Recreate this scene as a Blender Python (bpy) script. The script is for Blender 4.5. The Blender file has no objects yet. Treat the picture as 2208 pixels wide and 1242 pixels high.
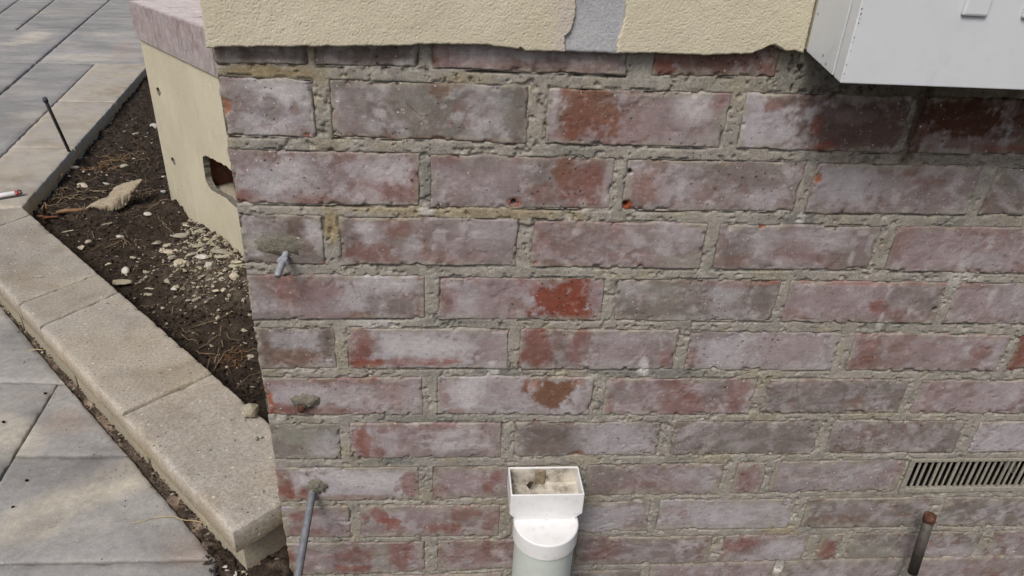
import bpy, math, random
import numpy as np
from mathutils import Vector, Matrix
from mathutils.geometry import tessellate_polygon

# ---------------------------------------------------------------- camera, sky, sun, exposure
S = bpy.context.scene
COL = S.collection
FPX = 1446.169                                   # focal length in pixels of a 2208 px wide frame
CP = np.array((0.147153, -0.745834, 0.057324))
YAW, PIT, ROL = 0.094909, 0.476036, 0.053890
_f = np.array([math.sin(YAW)*math.cos(PIT), math.cos(YAW)*math.cos(PIT), -math.sin(PIT)])
_r = np.array([math.cos(YAW), -math.sin(YAW), 0.0])
_u = np.cross(_r, _f)
RV = math.cos(ROL)*_r + math.sin(ROL)*_u
UV = -math.sin(ROL)*_r + math.cos(ROL)*_u
FV = _f
cd = bpy.data.cameras.new('camera')
cd.sensor_width = 36.0
cd.lens = FPX/2208*36.0
cd.clip_start = 0.02
cd.clip_end = 500
cam = bpy.data.objects.new('camera', cd)
COL.objects.link(cam)
cam.matrix_world = Matrix(((RV[0], UV[0], -FV[0], CP[0]), (RV[1], UV[1], -FV[1], CP[1]),
                           (RV[2], UV[2], -FV[2], CP[2]), (0, 0, 0, 1)))
S.camera = cam

SUN_EL, SUN_AZ = math.radians(52), math.radians(-150)   # sun stands front-left, behind thin cloud
w = bpy.data.worlds.new('World')
S.world = w
w.use_nodes = True
nt = w.node_tree
sky = nt.nodes.new('ShaderNodeTexSky')
sky.sky_type = 'NISHITA'
sky.sun_disc = False
sky.sun_elevation = SUN_EL
sky.sun_rotation = SUN_AZ
sky.dust_density = 6.0
sky.air_density = 1.0
sky.ozone_density = 0.6
bg = nt.nodes['Background']
bg.inputs['Strength'].default_value = 0.088
nt.links.new(sky.outputs[0], bg.inputs['Color'])
sd = bpy.data.lights.new('sun', 'SUN')
sd.energy = 1.75
sd.angle = math.radians(24)
sd.color = (1.0, 0.965, 0.91)
so = bpy.data.objects.new('sun', sd)
COL.objects.link(so)
_sv = Vector((math.sin(SUN_AZ)*math.cos(SUN_EL), math.cos(SUN_AZ)*math.cos(SUN_EL), math.sin(SUN_EL)))
so.rotation_euler = _sv.to_track_quat('Z', 'Y').to_euler()
so.location = _sv*20
S.view_settings.view_transform = 'Standard'
S.view_settings.look = 'None'
S.view_settings.gamma = 1
S.view_settings.use_curve_mapping = False
S.view_settings.exposure = 0.17

# ---------------------------------------------------------------- measuring: image point -> point on a real plane
def ray(x, y): return FV*FPX + RV*(x-1104.0) - UV*(y-621.0)
def onz(x, y, z):
    d = ray(x, y); return CP + d*((z-CP[2])/d[2])
def ony(x, y, yy=0.0):
    d = ray(x, y); return CP + d*((yy-CP[1])/d[1])
def onx(x, y, xx):
    d = ray(x, y); return CP + d*((xx-CP[0])/d[0])

# ---------------------------------------------------------------- numpy noise
def _h(ix, iy, s):
    n = (ix*374761393 + iy*668265263 + s*1442695041) & 0xffffffff
    n = ((n ^ (n >> 13))*1274126177) & 0xffffffff
    return ((n ^ (n >> 16)) & 0xffffff)/16777215.0
def vn(x, y, s=0):
    x = np.asarray(x, float); y = np.asarray(y, float)
    ix = np.floor(x).astype(np.int64); iy = np.floor(y).astype(np.int64)
    fx = x-ix; fy = y-iy
    fx = fx*fx*(3-2*fx); fy = fy*fy*(3-2*fy)
    a = _h(ix, iy, s); b = _h(ix+1, iy, s); c = _h(ix, iy+1, s); d = _h(ix+1, iy+1, s)
    return a+(b-a)*fx+(c-a)*fy+(a-b-c+d)*fx*fy
def fbm(x, y, sc, oc=4, s=0, g=0.55):
    x = np.asarray(x, float)*sc; y = np.asarray(y, float)*sc
    t = 0; a = 1.0; n = 0
    for o in range(oc):
        cx, sx = math.cos(o*1.3), math.sin(o*1.3)
        t = t + a*vn(x*cx-y*sx+17.3*o, x*sx+y*cx-9.1*o, s+o*7); n += a
        a *= g; x = x*2.03; y = y*2.03
    return t/n
def worley(x, y, sc, s=0):
    x = np.asarray(x, float)*sc; y = np.asarray(y, float)*sc
    ix = np.floor(x).astype(np.int64); iy = np.floor(y).astype(np.int64)
    best = np.full(x.shape, 9.0)
    for i in (-1, 0, 1):
        for j in (-1, 0, 1):
            jx = ix+i; jy = iy+j
            d = (x-jx-_h(jx, jy, s))**2+(y-jy-_h(jx, jy, s+91))**2
            best = np.minimum(best, d/(0.55+0.9*_h(jx, jy, s+33)))
    return np.sqrt(best)
def sst(a, b, v):
    t = np.clip((v-a)/(b-a), 0, 1); return t*t*(3-2*t)

# ---------------------------------------------------------------- mesh helpers
def link(name, me, m, parent=None):
    o = bpy.data.objects.new(name, me)
    COL.objects.link(o)
    if m is not None: me.materials.append(m)
    if parent is not None: o.parent = parent
    return o
def raw(name, V, Fc, m, parent=None, smooth=True, col=None):
    me = bpy.data.meshes.new(name)
    me.from_pydata([tuple(map(float, v)) for v in V], [], [tuple(f) for f in Fc])
    if smooth: me.polygons.foreach_set('use_smooth', [True]*len(me.polygons))
    if col is not None: setcol(me, col)
    me.update()
    return link(name, me, m, parent)
def setcol(me, col):
    c = np.ones((len(me.vertices), 4), np.float32); c[:, :3] = col
    a = me.color_attributes.new('Col', 'FLOAT_COLOR', 'POINT')
    a.data.foreach_set('color', c.ravel())
def gridmesh(name, P, m, parent=None, col=None, origin=None, flip=False):
    nu, nv = P.shape[:2]
    idx = np.arange(nu*nv).reshape(nu, nv)
    q = np.stack([idx[:-1, :-1], idx[1:, :-1], idx[1:, 1:], idx[:-1, 1:]], -1).reshape(-1, 4)
    if flip: q = q[:, ::-1]
    me = bpy.data.meshes.new(name)
    V = P.reshape(-1, 3).astype(np.float32)
    if origin is not None: V = V-np.array(origin, np.float32)
    me.vertices.add(len(V)); me.vertices.foreach_set('co', V.ravel())
    me.loops.add(len(q)*4); me.loops.foreach_set('vertex_index', q.ravel().astype(np.int32))
    me.polygons.add(len(q))
    me.polygons.foreach_set('loop_start', np.arange(0, len(q)*4, 4, dtype=np.int32))
    me.polygons.foreach_set('loop_total', np.full(len(q), 4, np.int32))
    me.polygons.foreach_set('use_smooth', np.ones(len(q), bool))
    me.update(calc_edges=True)
    me.validate()
    if col is not None: setcol(me, col.reshape(-1, 3))
    o = link(name, me, m, parent)
    if origin is not None: o.location = origin
    return o
def padring(P, off):
    """add an outer ring displaced by `off` -> sides of a slab"""
    Q = np.pad(P, ((1, 1), (1, 1), (0, 0)), mode='edge')
    m = np.ones(Q.shape[:2], bool); m[1:-1, 1:-1] = False
    Q[m] += np.array(off)
    return Q
def prism(poly2, place, d0, d1):
    """extruded outline: place(u, v, d) -> xyz; returns V, F"""
    n = len(poly2)
    V = [place(u, v, d0) for u, v in poly2]+[place(u, v, d1) for u, v in poly2]
    tri = tessellate_polygon([[Vector((u, v, 0)) for u, v in poly2]])
    F = [tuple(t) for t in tri]+[tuple(i+n for i in t[::-1]) for t in tri]
    F += [(i, (i+1) % n, (i+1) % n+n, i+n) for i in range(n)]
    return V, F
def fixn(o):
    import bmesh
    b = bmesh.new(); b.from_mesh(o.data)
    bmesh.ops.recalc_face_normals(b, faces=b.faces)
    b.to_mesh(o.data); b.free()
    return o
def box(name, a, b, m, parent=None, bev=0.0, M=None):
    import bmesh
    bm = bmesh.new(); bmesh.ops.create_cube(bm, size=1)
    a = np.array(a, float); b = np.array(b, float)
    for v in bm.verts:
        v.co = Vector((a+b)/2+np.array(v.co)*(b-a))
    if bev: bmesh.ops.bevel(bm, geom=list(bm.edges), offset=bev, segments=2, affect='EDGES', profile=0.5)
    if M is not None: bm.transform(M)
    me = bpy.data.meshes.new(name); bm.to_mesh(me); bm.free()
    return link(name, me, m, parent)
def tubeV(pts, rad, n=10, cap=True, base=0):
    pts = [Vector(p) for p in pts]
    if not hasattr(rad, '__len__'): rad = [rad]*len(pts)
    V, F = [], []
    up = Vector((0.31, 0.2, 0.93))
    for i, p in enumerate(pts):
        t = (pts[min(i+1, len(pts)-1)]-pts[max(i-1, 0)]).normalized()
        a = t.cross(up).normalized(); b = t.cross(a)
        for k in range(n):
            th = 2*math.pi*k/n
            V.append(p+(a*math.cos(th)+b*math.sin(th))*rad[i])
    for i in range(len(pts)-1):
        for k in range(n):
            F.append((base+i*n+k, base+i*n+(k+1) % n, base+(i+1)*n+(k+1) % n, base+(i+1)*n+k))
    if cap:
        F.append(tuple(base+k for k in range(n))[::-1])
        F.append(tuple(base+(len(pts)-1)*n+k for k in range(n)))
    return V, F
def tube(name, pts, rad, m, parent=None, n=12, smooth=True):
    V, F = tubeV(pts, rad, n)
    o = raw(name, V, F, m, parent, smooth)
    return fixn(o)
def threaded(name, a, b, r, pitch, m, parent=None, n=14):
    """a threaded bar: ridged profile along its axis"""
    a = Vector(a); b = Vector(b); L = (b-a).length
    k = max(4, int(L/pitch*2))
    pts = [a.lerp(b, i/k) for i in range(k+1)]
    rad = [r*(1.0 if i % 2 else 0.86) for i in range(k+1)]
    return tube(name, pts, rad, m, parent, n)
def rock(name, c, size, m, parent=None, seed=0, flat=None, rot=0.0, sub=2, rough=0.35, tilt=(0, 0)):
    """broken fragment: an icosphere pulled into an angular lump"""
    import bmesh
    R = random.Random(seed)
    bm = bmesh.new(); bmesh.ops.create_icosphere(bm, subdivisions=sub, radius=1.0)
    pl = [(Vector((R.gauss(0, 1), R.gauss(0, 1), R.gauss(0, 1))).normalized(), R.uniform(1-rough*1.2, 0.98)) for _ in range(9)]
    for v in bm.verts:
        for nrm, d in pl:
            e = v.co.dot(nrm)-d
            if e > 0: v.co -= nrm*e
        v.co *= 1+R.uniform(-0.04, 0.04)
    s = size if hasattr(size, '__len__') else (size, size, size)
    M = Matrix.Rotation(rot, 4, 'Z') @ Matrix.Rotation(tilt[0], 4, 'X') @ Matrix.Rotation(tilt[1], 4, 'Y') @ Matrix.Diagonal((s[0], s[1], s[2], 1))
    bm.transform(M)
    me = bpy.data.meshes.new(name); bm.to_mesh(me); bm.free()
    o = link(name, me, m, parent)
    o.location = tuple(c)
    return o
def empty(name, loc=(0, 0, 0)):
    o = bpy.data.objects.new(name, None); COL.objects.link(o); o.location = tuple(map(float, loc)); o.empty_display_size = 0.05
    return o
def adopt(o, root):
    """parent o to root keeping world coordinates"""
    o.parent = root
    o.matrix_parent_inverse = Matrix.Translation(root.location).inverted()
    return o
def tag(o, label, cat, group=None):
    o['label'] = label; o['category'] = cat
    if group: o['group'] = group
    return o

# ---------------------------------------------------------------- materials
class MT:
    def __init__(s, name):
        s.m = bpy.data.materials.new(name); s.m.use_nodes = True
        s.t = s.m.node_tree; s.b = s.t.nodes['Principled BSDF']
        s.geo = s.n('ShaderNodeNewGeometry'); s.P = s.geo.outputs['Position']
    def n(s, k): return s.t.nodes.new(k)
    def L(s, a, b): s.t.links.new(a, b)
    def put(s, sock, v):
        if hasattr(v, 'is_output'): s.L(v, sock)
        elif isinstance(v, (tuple, list)) and len(v) == 3 and sock.type == 'RGBA': sock.default_value = (*v, 1)
        else: sock.default_value = v
    def noise(s, sc, det=4, ro=0.6, vec=None, dist=0.0):
        k = s.n('ShaderNodeTexNoise'); s.L(vec or s.P, k.inputs['Vector'])
        k.inputs['Scale'].default_value = sc; k.inputs['Detail'].default_value = det
        k.inputs['Roughness'].default_value = ro; k.inputs['Distortion'].default_value = dist
        return k.outputs['Fac']
    def vor(s, sc, vec=None, feat='F1', out='Distance', rnd=1.0):
        k = s.n('ShaderNodeTexVoronoi'); k.feature = feat; s.L(vec or s.P, k.inputs['Vector'])
        k.inputs['Scale'].default_value = sc; k.inputs['Randomness'].default_value = rnd
        return k.outputs[out]
    def mp(s, scale=(1, 1, 1), rot=(0, 0, 0), vec=None, loc=(0, 0, 0)):
        k = s.n('ShaderNodeMapping'); s.L(vec or s.P, k.inputs['Vector'])
        k.inputs['Scale'].default_value = scale; k.inputs['Rotation'].default_value = rot; k.inputs['Location'].default_value = loc
        return k.outputs[0]
    def ma(s, op, a, b=0.0, c=0.0):
        k = s.n('ShaderNodeMath'); k.operation = op
        for i, v in enumerate((a, b, c)): s.put(k.inputs[i], v)
        return k.outputs[0]
    def ss(s, v, a, b, lo=0.0, hi=1.0):
        k = s.n('ShaderNodeMapRange'); k.interpolation_type = 'SMOOTHSTEP'
        s.put(k.inputs['Value'], v); k.inputs['From Min'].default_value = a; k.inputs['From Max'].default_value = b
        k.inputs['To Min'].default_value = lo; k.inputs['To Max'].default_value = hi
        return k.outputs[0]
    def mix(s, f, a, b, bt='MIX'):
        k = s.n('ShaderNodeMix'); k.data_type = 'RGBA'; k.blend_type = bt
        s.put(k.inputs[0], f); s.put(k.inputs[6], a); s.put(k.inputs[7], b)
        return k.outputs[2]
    def scale(s, c, f):
        k = s.n('ShaderNodeVectorMath'); k.operation = 'SCALE'
        s.put(k.inputs[0], c); s.put(k.inputs['Scale'], f)
        return k.outputs[0]
    def attr(s, name='Col'):
        k = s.n('ShaderNodeAttribute'); k.attribute_name = name; return k.outputs['Color']
    def rnd(s):
        k = s.n('ShaderNodeObjectInfo'); return k.outputs['Random']
    def bump(s, h, st=0.5, d=0.001, prev=None):
        k = s.n('ShaderNodeBump'); k.inputs['Strength'].default_value = st; k.inputs['Distance'].default_value = d
        s.L(h, k.inputs['Height'])
        if prev is not None: s.L(prev, k.inputs['Normal'])
        return k.outputs[0]
    def fin(s, col, rough=0.9, nrm=None, spec=0.3, metal=0.0):
        s.put(s.b.inputs['Base Color'], col); s.put(s.b.inputs['Roughness'], rough)
        s.b.inputs['Specular IOR Level'].default_value = spec; s.put(s.b.inputs['Metallic'], metal)
        if nrm is not None: s.L(nrm, s.b.inputs['Normal'])
        return s.m

def m_brick():
    s = MT('old_brick')
    c = s.attr()
    n1 = s.noise(38, 6, 0.65); n2 = s.noise(150, 5, 0.7); n3 = s.noise(700, 3, 0.6)
    streak = s.noise(1.0, 4, 0.6, s.mp((25, 25, 420)))
    # film rubbed thin / thick
    c = s.scale(c, s.ss(n1, 0.25, 0.75, 0.84, 1.14))
    c = s.mix(s.ma('MULTIPLY', s.ss(n2, 0.54, 0.66), 0.30), c, (0.15, 0.095, 0.08))
    c = s.mix(s.ma('MULTIPLY', s.ss(s.noise(95, 5, 0.7, s.mp(loc=(3, 1, 7))), 0.55, 0.75), 0.45), c, (0.44, 0.42, 0.44))
    c = s.scale(c, s.ss(n3, 0.25, 0.75, 0.86, 1.12))
    c = s.scale(c, s.ss(streak, 0.3, 0.7, 0.94, 1.05))
    # scattered pits, denser in patches, and white grit
    wv = s.n('ShaderNodeVectorMath'); wv.operation = 'MULTIPLY_ADD'
    k = s.n('ShaderNodeTexNoise'); s.L(s.P, k.inputs['Vector']); k.inputs['Scale'].default_value = 260
    s.L(k.outputs['Color'], wv.inputs[0]); wv.inputs[1].default_value = (0.006,)*3; s.L(s.P, wv.inputs[2])
    vd = s.vor(200, s.mp((0.7, 1, 1), vec=wv.outputs[0])); vc = s.vor(200, s.mp((0.7, 1, 1), vec=wv.outputs[0]), out='Color')
    sp = s.n('ShaderNodeSeparateColor'); s.L(vc, sp.inputs[0])
    dens = s.ss(s.noise(13, 3, 0.5), 0.42, 0.66, 0.06, 0.80)
    have = s.ma('LESS_THAN', sp.outputs[0], dens)
    rad = s.ma('MULTIPLY_ADD', s.ma('POWER', sp.outputs[1], 2.0), 0.22, 0.05)
    pit = s.ma('MULTIPLY', have, s.ma('LESS_THAN', vd, rad))
    c = s.mix(s.ma('MULTIPLY', pit, 0.75), c, (0.022, 0.017, 0.016))
    vd2 = s.vor(190, s.mp(loc=(0.7, 0.3, 0.9), vec=wv.outputs[0])); vc2 = s.vor(190, s.mp(loc=(0.7, 0.3, 0.9), vec=wv.outputs[0]), out='Color')
    sp2 = s.n('ShaderNodeSeparateColor'); s.L(vc2, sp2.inputs[0])
    dens2 = s.ss(s.noise(9, 3, 0.5, s.mp(loc=(5, 5, 5))), 0.42, 0.64, 0.03, 0.5)
    wh = s.ma('MULTIPLY', s.ma('LESS_THAN', sp2.outputs[0], dens2), s.ma('LESS_THAN', vd2, s.ma('MULTIPLY_ADD', sp2.outputs[1], 0.18, 0.05)))
    c = s.mix(s.ma('MULTIPLY', wh, 0.75), c, (0.62, 0.60, 0.58))
    # hairline cracks
    ck = s.vor(16, s.mp((1, 1, 1.3), vec=wv.outputs[0]), 'DISTANCE_TO_EDGE')
    crack = s.ma('MULTIPLY', s.ma('LESS_THAN', ck, 0.008), s.ma('GREATER_THAN', s.noise(14, 2, 0.5, s.mp(loc=(2, 9, 4))), 0.64))
    c = s.mix(s.ma('MULTIPLY', crack, 0.40), c, (0.05, 0.04, 0.035))
    h = s.ma('ADD', s.ma('MULTIPLY', n2, 0.8), s.ma('MULTIPLY', n3, 0.5))
    h = s.ma('SUBTRACT', h, s.ma('MULTIPLY', pit, 1.2)); h = s.ma('SUBTRACT', h, s.ma('MULTIPLY', crack, 0.8)); h = s.ma('ADD', h, s.ma('MULTIPLY', wh, 0.5))
    return s.fin(c, 0.88, s.bump(h, 0.7, 0.0009), 0.25)

def m_mortar(name='mortar'):
    s = MT(name)
    c = s.attr()
    n1 = s.noise(60, 5, 0.65); n2 = s.noise(420, 4, 0.75); n3 = s.noise(1100, 2, 0.6)
    c = s.scale(c, s.ss(n1, 0.25, 0.75, 0.84, 1.14)); c = s.scale(c, s.ss(n2, 0.28, 0.72, 0.74, 1.2))
    c = s.mix(s.ma('MULTIPLY', s.ss(n2, 0.60, 0.72), 0.35), c, (0.52, 0.49, 0.40))
    vd = s.vor(240); vc = s.vor(240, out='Color'); sp = s.n('ShaderNodeSeparateColor'); s.L(vc, sp.inputs[0])
    hole = s.ma('MULTIPLY', s.ma('LESS_THAN', sp.outputs[0], 0.20), s.ma('LESS_THAN', vd, s.ma('MULTIPLY_ADD', sp.outputs[1], 0.20, 0.08)))
    c = s.mix(s.ma('MULTIPLY', hole, 0.7), c, (0.035, 0.03, 0.025))
    h = s.ma('ADD', s.ma('MULTIPLY', n2, 1.0), s.ma('MULTIPLY', n3, 0.5)); h = s.ma('SUBTRACT', h, s.ma('MULTIPLY', hole, 0.8))
    return s.fin(c, 0.95, s.bump(h, 0.9, 0.0014), 0.15)

def m_speck(name, base, alt, dark, grit=(0.6, 0.57, 0.5), sc=1.0, bump=0.6, bd=0.0015, rough=0.92, useattr=False, gritd=0.10):
    """cast stone / concrete: soft blotches, sand grain, pale and dark grit"""
    s = MT(name)
    c = s.mix(s.ss(s.noise(7*sc, 5, 0.6), 0.35, 0.68), base, alt)
    c = s.mix(s.ma('MULTIPLY', s.ss(s.noise(19*sc, 6, 0.68, s.mp(loc=(1, 4, 2))), 0.50, 0.74), 0.6), c, dark)
    if useattr: c = s.mix(1.0, c, s.attr(), 'MULTIPLY')
    r = s.rnd(); c = s.scale(c, s.ma('MULTIPLY_ADD', r, 0.14, 0.93))
    n2 = s.noise(260*sc, 4, 0.75); n3 = s.noise(800*sc, 2, 0.6)
    c = s.scale(c, s.ss(n2, 0.25, 0.75, 0.70, 1.24)); c = s.scale(c, s.ss(n3, 0.3, 0.7, 0.86, 1.14))
    vd = s.vor(130*sc); vc = s.vor(130*sc, out='Color'); sp = s.n('ShaderNodeSeparateColor'); s.L(vc, sp.inputs[0])
    rad = s.ma('MULTIPLY_ADD', sp.outputs[1], 0.18, 0.05)
    wh = s.ma('MULTIPLY', s.ma('LESS_THAN', sp.outputs[0], gritd), s.ma('LESS_THAN', vd, rad))
    dk = s.ma('MULTIPLY', s.ma('GREATER_THAN', sp.outputs[0], 1-gritd*1.3), s.ma('LESS_THAN', vd, rad))
    c = s.mix(s.ma('MULTIPLY', wh, 0.8), c, grit); c = s.mix(s.ma('MULTIPLY', dk, 0.7), c, (0.07, 0.06, 0.05))
    h = s.ma('ADD', n2, s.ma('MULTIPLY', n3, 0.4)); h = s.ma('SUBTRACT', h, s.ma('MULTIPLY', dk, 0.6))
    return s.fin(c, rough, s.bump(h, bump, bd), 0.2)

def m_paver():
    s = MT('slate_paver')
    st = s.mp((1.0, 1.5, 1), (0, 0, 0.35))
    a = s.noise(4.0, 8, 0.66, st, 0.5); b = s.noise(7.5, 7, 0.68, s.mp((1, 1.4, 1), (0, 0, 0.5), loc=(7, 3, 0)), 0.6)
    c = s.mix(s.ss(a, 0.36, 0.66), (0.235, 0.235, 0.236), (0.325, 0.322, 0.318))
    c = s.mix(s.ma('MULTIPLY', s.ss(b, 0.54, 0.70), 0.30), c, (0.44, 0.415, 0.365))
    c = s.mix(s.ma('MULTIPLY', s.ss(s.noise(5.1, 5, 0.6, s.mp(loc=(11, 2, 0))), 0.58, 0.74), 0.22), c, (0.31, 0.26, 0.235))
    c = s.mix(s.ma('MULTIPLY', s.ss(s.noise(12, 6, 0.66, s.mp((1, 1.5, 1), (0, 0, 0.3), loc=(1, 8, 0))), 0.52, 0.74), 0.45), c, (0.20, 0.20, 0.205))
    c = s.mix(1.0, c, s.attr(), 'MULTIPLY')
    c = s.scale(c, s.ma('MULTIPLY_ADD', s.rnd(), 0.16, 0.92))
    n2 = s.noise(70, 6, 0.72); n3 = s.noise(420, 3, 0.65)
    c = s.scale(c, s.ss(n2, 0.25, 0.75, 0.86, 1.13)); c = s.scale(c, s.ss(n3, 0.28, 0.72, 0.9, 1.1))
    vd = s.vor(75, s.mp((1, 1.0, 1), loc=(0.2, 0.7, 0))); vc = s.vor(75, s.mp((1, 1.0, 1), loc=(0.2, 0.7, 0)), out='Color'); sp = s.n('ShaderNodeSeparateColor'); s.L(vc, sp.inputs[0])
    rad = s.ma('MULTIPLY_ADD', sp.outputs[1], 0.10, 0.03)
    c = s.mix(s.ma('MULTIPLY', s.ma('MULTIPLY', s.ma('LESS_THAN', sp.outputs[0], 0.16), s.ma('LESS_THAN', vd, rad)), 0.7), c, (0.06, 0.055, 0.05))
    c = s.mix(s.ma('MULTIPLY', s.ma('MULTIPLY', s.ma('GREATER_THAN', sp.outputs[0], 0.90), s.ma('LESS_THAN', vd, rad)), 0.6), c, (0.55, 0.53, 0.49))
    scuff = s.ss(s.noise(46, 7, 0.75, s.mp((1, 3.0, 1), (0, 0, 0.5))), 0.58, 0.70)
    c = s.mix(s.ma('MULTIPLY', scuff, 0.32), c, (0.45, 0.44, 0.42))
    h = s.ma('ADD', s.ma('MULTIPLY', s.noise(16, 5, 0.6, st), 3.0), s.ma('ADD', n2, s.ma('MULTIPLY', n3, 0.35)))
    return s.fin(c, s.ss(n2, 0.3, 0.7, 0.7, 0.9), s.bump(h, 0.6, 0.0016), 0.16)

def m_soil():
    s = MT('garden_soil')
    a = s.noise(24, 6, 0.7); n2 = s.noise(170, 5, 0.75); n3 = s.noise(700, 3, 0.7)
    c = s.mix(s.ss(a, 0.32, 0.7), (0.028, 0.021, 0.016), (0.066, 0.052, 0.042))
    c = s.mix(1.0, c, s.attr(), 'MULTIPLY')
    c = s.scale(c, s.ss(n2, 0.25, 0.75, 0.5, 1.5)); c = s.scale(c, s.ss(n3, 0.25, 0.75, 0.6, 1.45))
    vd = s.vor(120); vc = s.vor(120, out='Color'); sp = s.n('ShaderNodeSeparateColor'); s.L(vc, sp.inputs[0])
    wh = s.ma('MULTIPLY', s.ma('LESS_THAN', sp.outputs[0], 0.11), s.ma('LESS_THAN', vd, s.ma('MULTIPLY_ADD', sp.outputs[1], 0.2, 0.06)))
    c = s.mix(s.ma('MULTIPLY', wh, 0.7), c, (0.33, 0.28, 0.21))
    return s.fin(c, 0.98, s.bump(s.ma('ADD', n2, s.ma('MULTIPLY', n3, 0.6)), 1.0, 0.004), 0.1)

def m_plaster():
    s = MT('stippled_plaster')
    n1 = s.noise(9, 5, 0.6); n2 = s.noise(340, 3, 0.65); n3 = s.noise(1100, 2, 0.6)
    c = s.mix(s.ss(n1, 0.3, 0.7), (0.50, 0.468, 0.362), (0.56, 0.527, 0.418))
    c = s.mix(1.0, c, s.attr(), 'MULTIPLY')
    c = s.mix(s.ma('MULTIPLY', s.ss(n2, 0.30, 0.46, 1, 0), 0.30), c, (0.40, 0.34, 0.22))
    c = s.scale(c, s.ss(n3, 0.25, 0.75, 0.93, 1.07))
    return s.fin(c, 0.85, s.bump(s.ma('ADD', n2, s.ma('MULTIPLY', n3, 0.25)), 0.35, 0.001), 0.25)
def m_sideplaster():
    s = MT('cream_render')
    n1 = s.noise(6, 5, 0.6); n2 = s.noise(300, 4, 0.65)
    c = s.mix(s.ss(n1, 0.3, 0.7), (0.50, 0.465, 0.355), (0.575, 0.54, 0.42))
    c = s.mix(s.ma('MULTIPLY', s.ss(s.noise(34, 6, 0.7), 0.58, 0.76), 0.4), c, (0.43, 0.37, 0.245))
    sx = s.n('ShaderNodeSeparateXYZ'); s.L(s.P, sx.inputs[0])
    spl = s.ma('MULTIPLY', s.ss(s.ma('MULTIPLY_ADD', s.noise(30, 6, 0.7, s.mp(loc=(2, 6, 1))), 0.14, sx.outputs[2]), -0.655, -0.575, 1, 0), s.ss(s.noise(190, 4, 0.7), 0.40, 0.62))
    c = s.mix(s.ma('MULTIPLY', spl, 0.55), c, (0.19, 0.145, 0.095))
    run = s.ma('MULTIPLY', s.ss(s.noise(1.0, 4, 0.6, s.mp((60, 60, 5))), 0.54, 0.70), 0.28)
    c = s.mix(run, c, (0.36, 0.315, 0.22))
    c = s.scale(c, s.ss(n2, 0.25, 0.75, 0.88, 1.10))
    return s.fin(c, 0.85, s.bump(n2, 0.6, 0.0018), 0.25)
def m_barecement():
    s = MT('bare_cement')
    n1 = s.noise(22, 5, 0.65); n2 = s.noise(380, 4, 0.7)
    c = s.mix(s.ss(n1, 0.35, 0.68), (0.36, 0.378, 0.41), (0.44, 0.455, 0.48))
    c = s.mix(s.ma('MULTIPLY', s.ss(s.noise(26, 4, 0.6, s.mp(loc=(3, 3, 1))), 0.58, 0.7), 0.5), c, (0.19, 0.18, 0.17))
    c = s.scale(c, s.ss(n2, 0.25, 0.75, 0.86, 1.12))
    return s.fin(c, 0.9, s.bump(n2, 0.7, 0.0016), 0.2)
def m_plain(name, col, rough=0.5, spec=0.4, metal=0.0, var=0.08, sc=60, dirt=None, dirtamt=0.0, dsc=40, bump=0.0, bsc=400):
    s = MT(name)
    c = s.scale(s.mix(0.0, col, col), s.ss(s.noise(sc, 5, 0.6), 0.3, 0.7, 1-var, 1+var))
    if dirt is not None: c = s.mix(s.ma('MULTIPLY', s.ss(s.noise(dsc, 6, 0.7, s.mp(loc=(4, 1, 8))), 0.5, 0.72), dirtamt), c, dirt)
    nr = s.bump(s.noise(bsc, 4, 0.65), bump, 0.0015) if bump else None
    return s.fin(c, rough, nr, spec, metal)
def m_wood(name, a, b, d):
    s = MT(name)
    g = s.noise(1.0, 5, 0.65, s.mp((40, 260, 260), (0, 0, 0.6)))
    c = s.mix(s.ss(g, 0.3, 0.7), a, b); c = s.mix(s.ma('MULTIPLY', s.ss(s.noise(70, 5, 0.7), 0.55, 0.75), 0.7), c, d)
    return s.fin(c, 0.9, s.bump(g, 0.7, 0.002), 0.2)

M_BRICK = m_brick(); M_MORTAR = m_mortar(); M_PLASTER = m_plaster(); M_BARE = m_barecement(); M_SIDE = m_sideplaster()
M_COPE = m_speck('cast_stone', (0.345, 0.318, 0.272), (0.322, 0.304, 0.28), (0.25, 0.23, 0.205), gritd=0.26, sc=0.72, bump=0.8, useattr=True)
M_BLOCK = m_speck('concrete_block', (0.34, 0.31, 0.24), (0.30, 0.275, 0.215), (0.24, 0.21, 0.16), gritd=0.05)
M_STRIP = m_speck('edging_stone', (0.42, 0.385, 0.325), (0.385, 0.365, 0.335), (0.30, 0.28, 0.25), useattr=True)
M_PAVER = m_paver(); M_SOIL = m_soil()
M_GROUND = m_plain('packed_earth', (0.055, 0.05, 0.043), 0.95, 0.1, bump=0.5)
M_RUBBLE = m_speck('mortar_rubble', (0.33, 0.30, 0.23), (0.40, 0.37, 0.30), (0.23, 0.21, 0.17), bump=0.8)

# ---------------------------------------------------------------- the brick wall
WX0, WX1 = -0.1050, 1.26            # left corner, right end (beyond the frame)
ZG = -0.84                          # paving level
wall = empty('brick_wall', (0.5, 0.05, ZG))
tag(wall, 'old red brick wall stripped of its plaster, with whitish bloom and pale mortar joints', 'wall')

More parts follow.
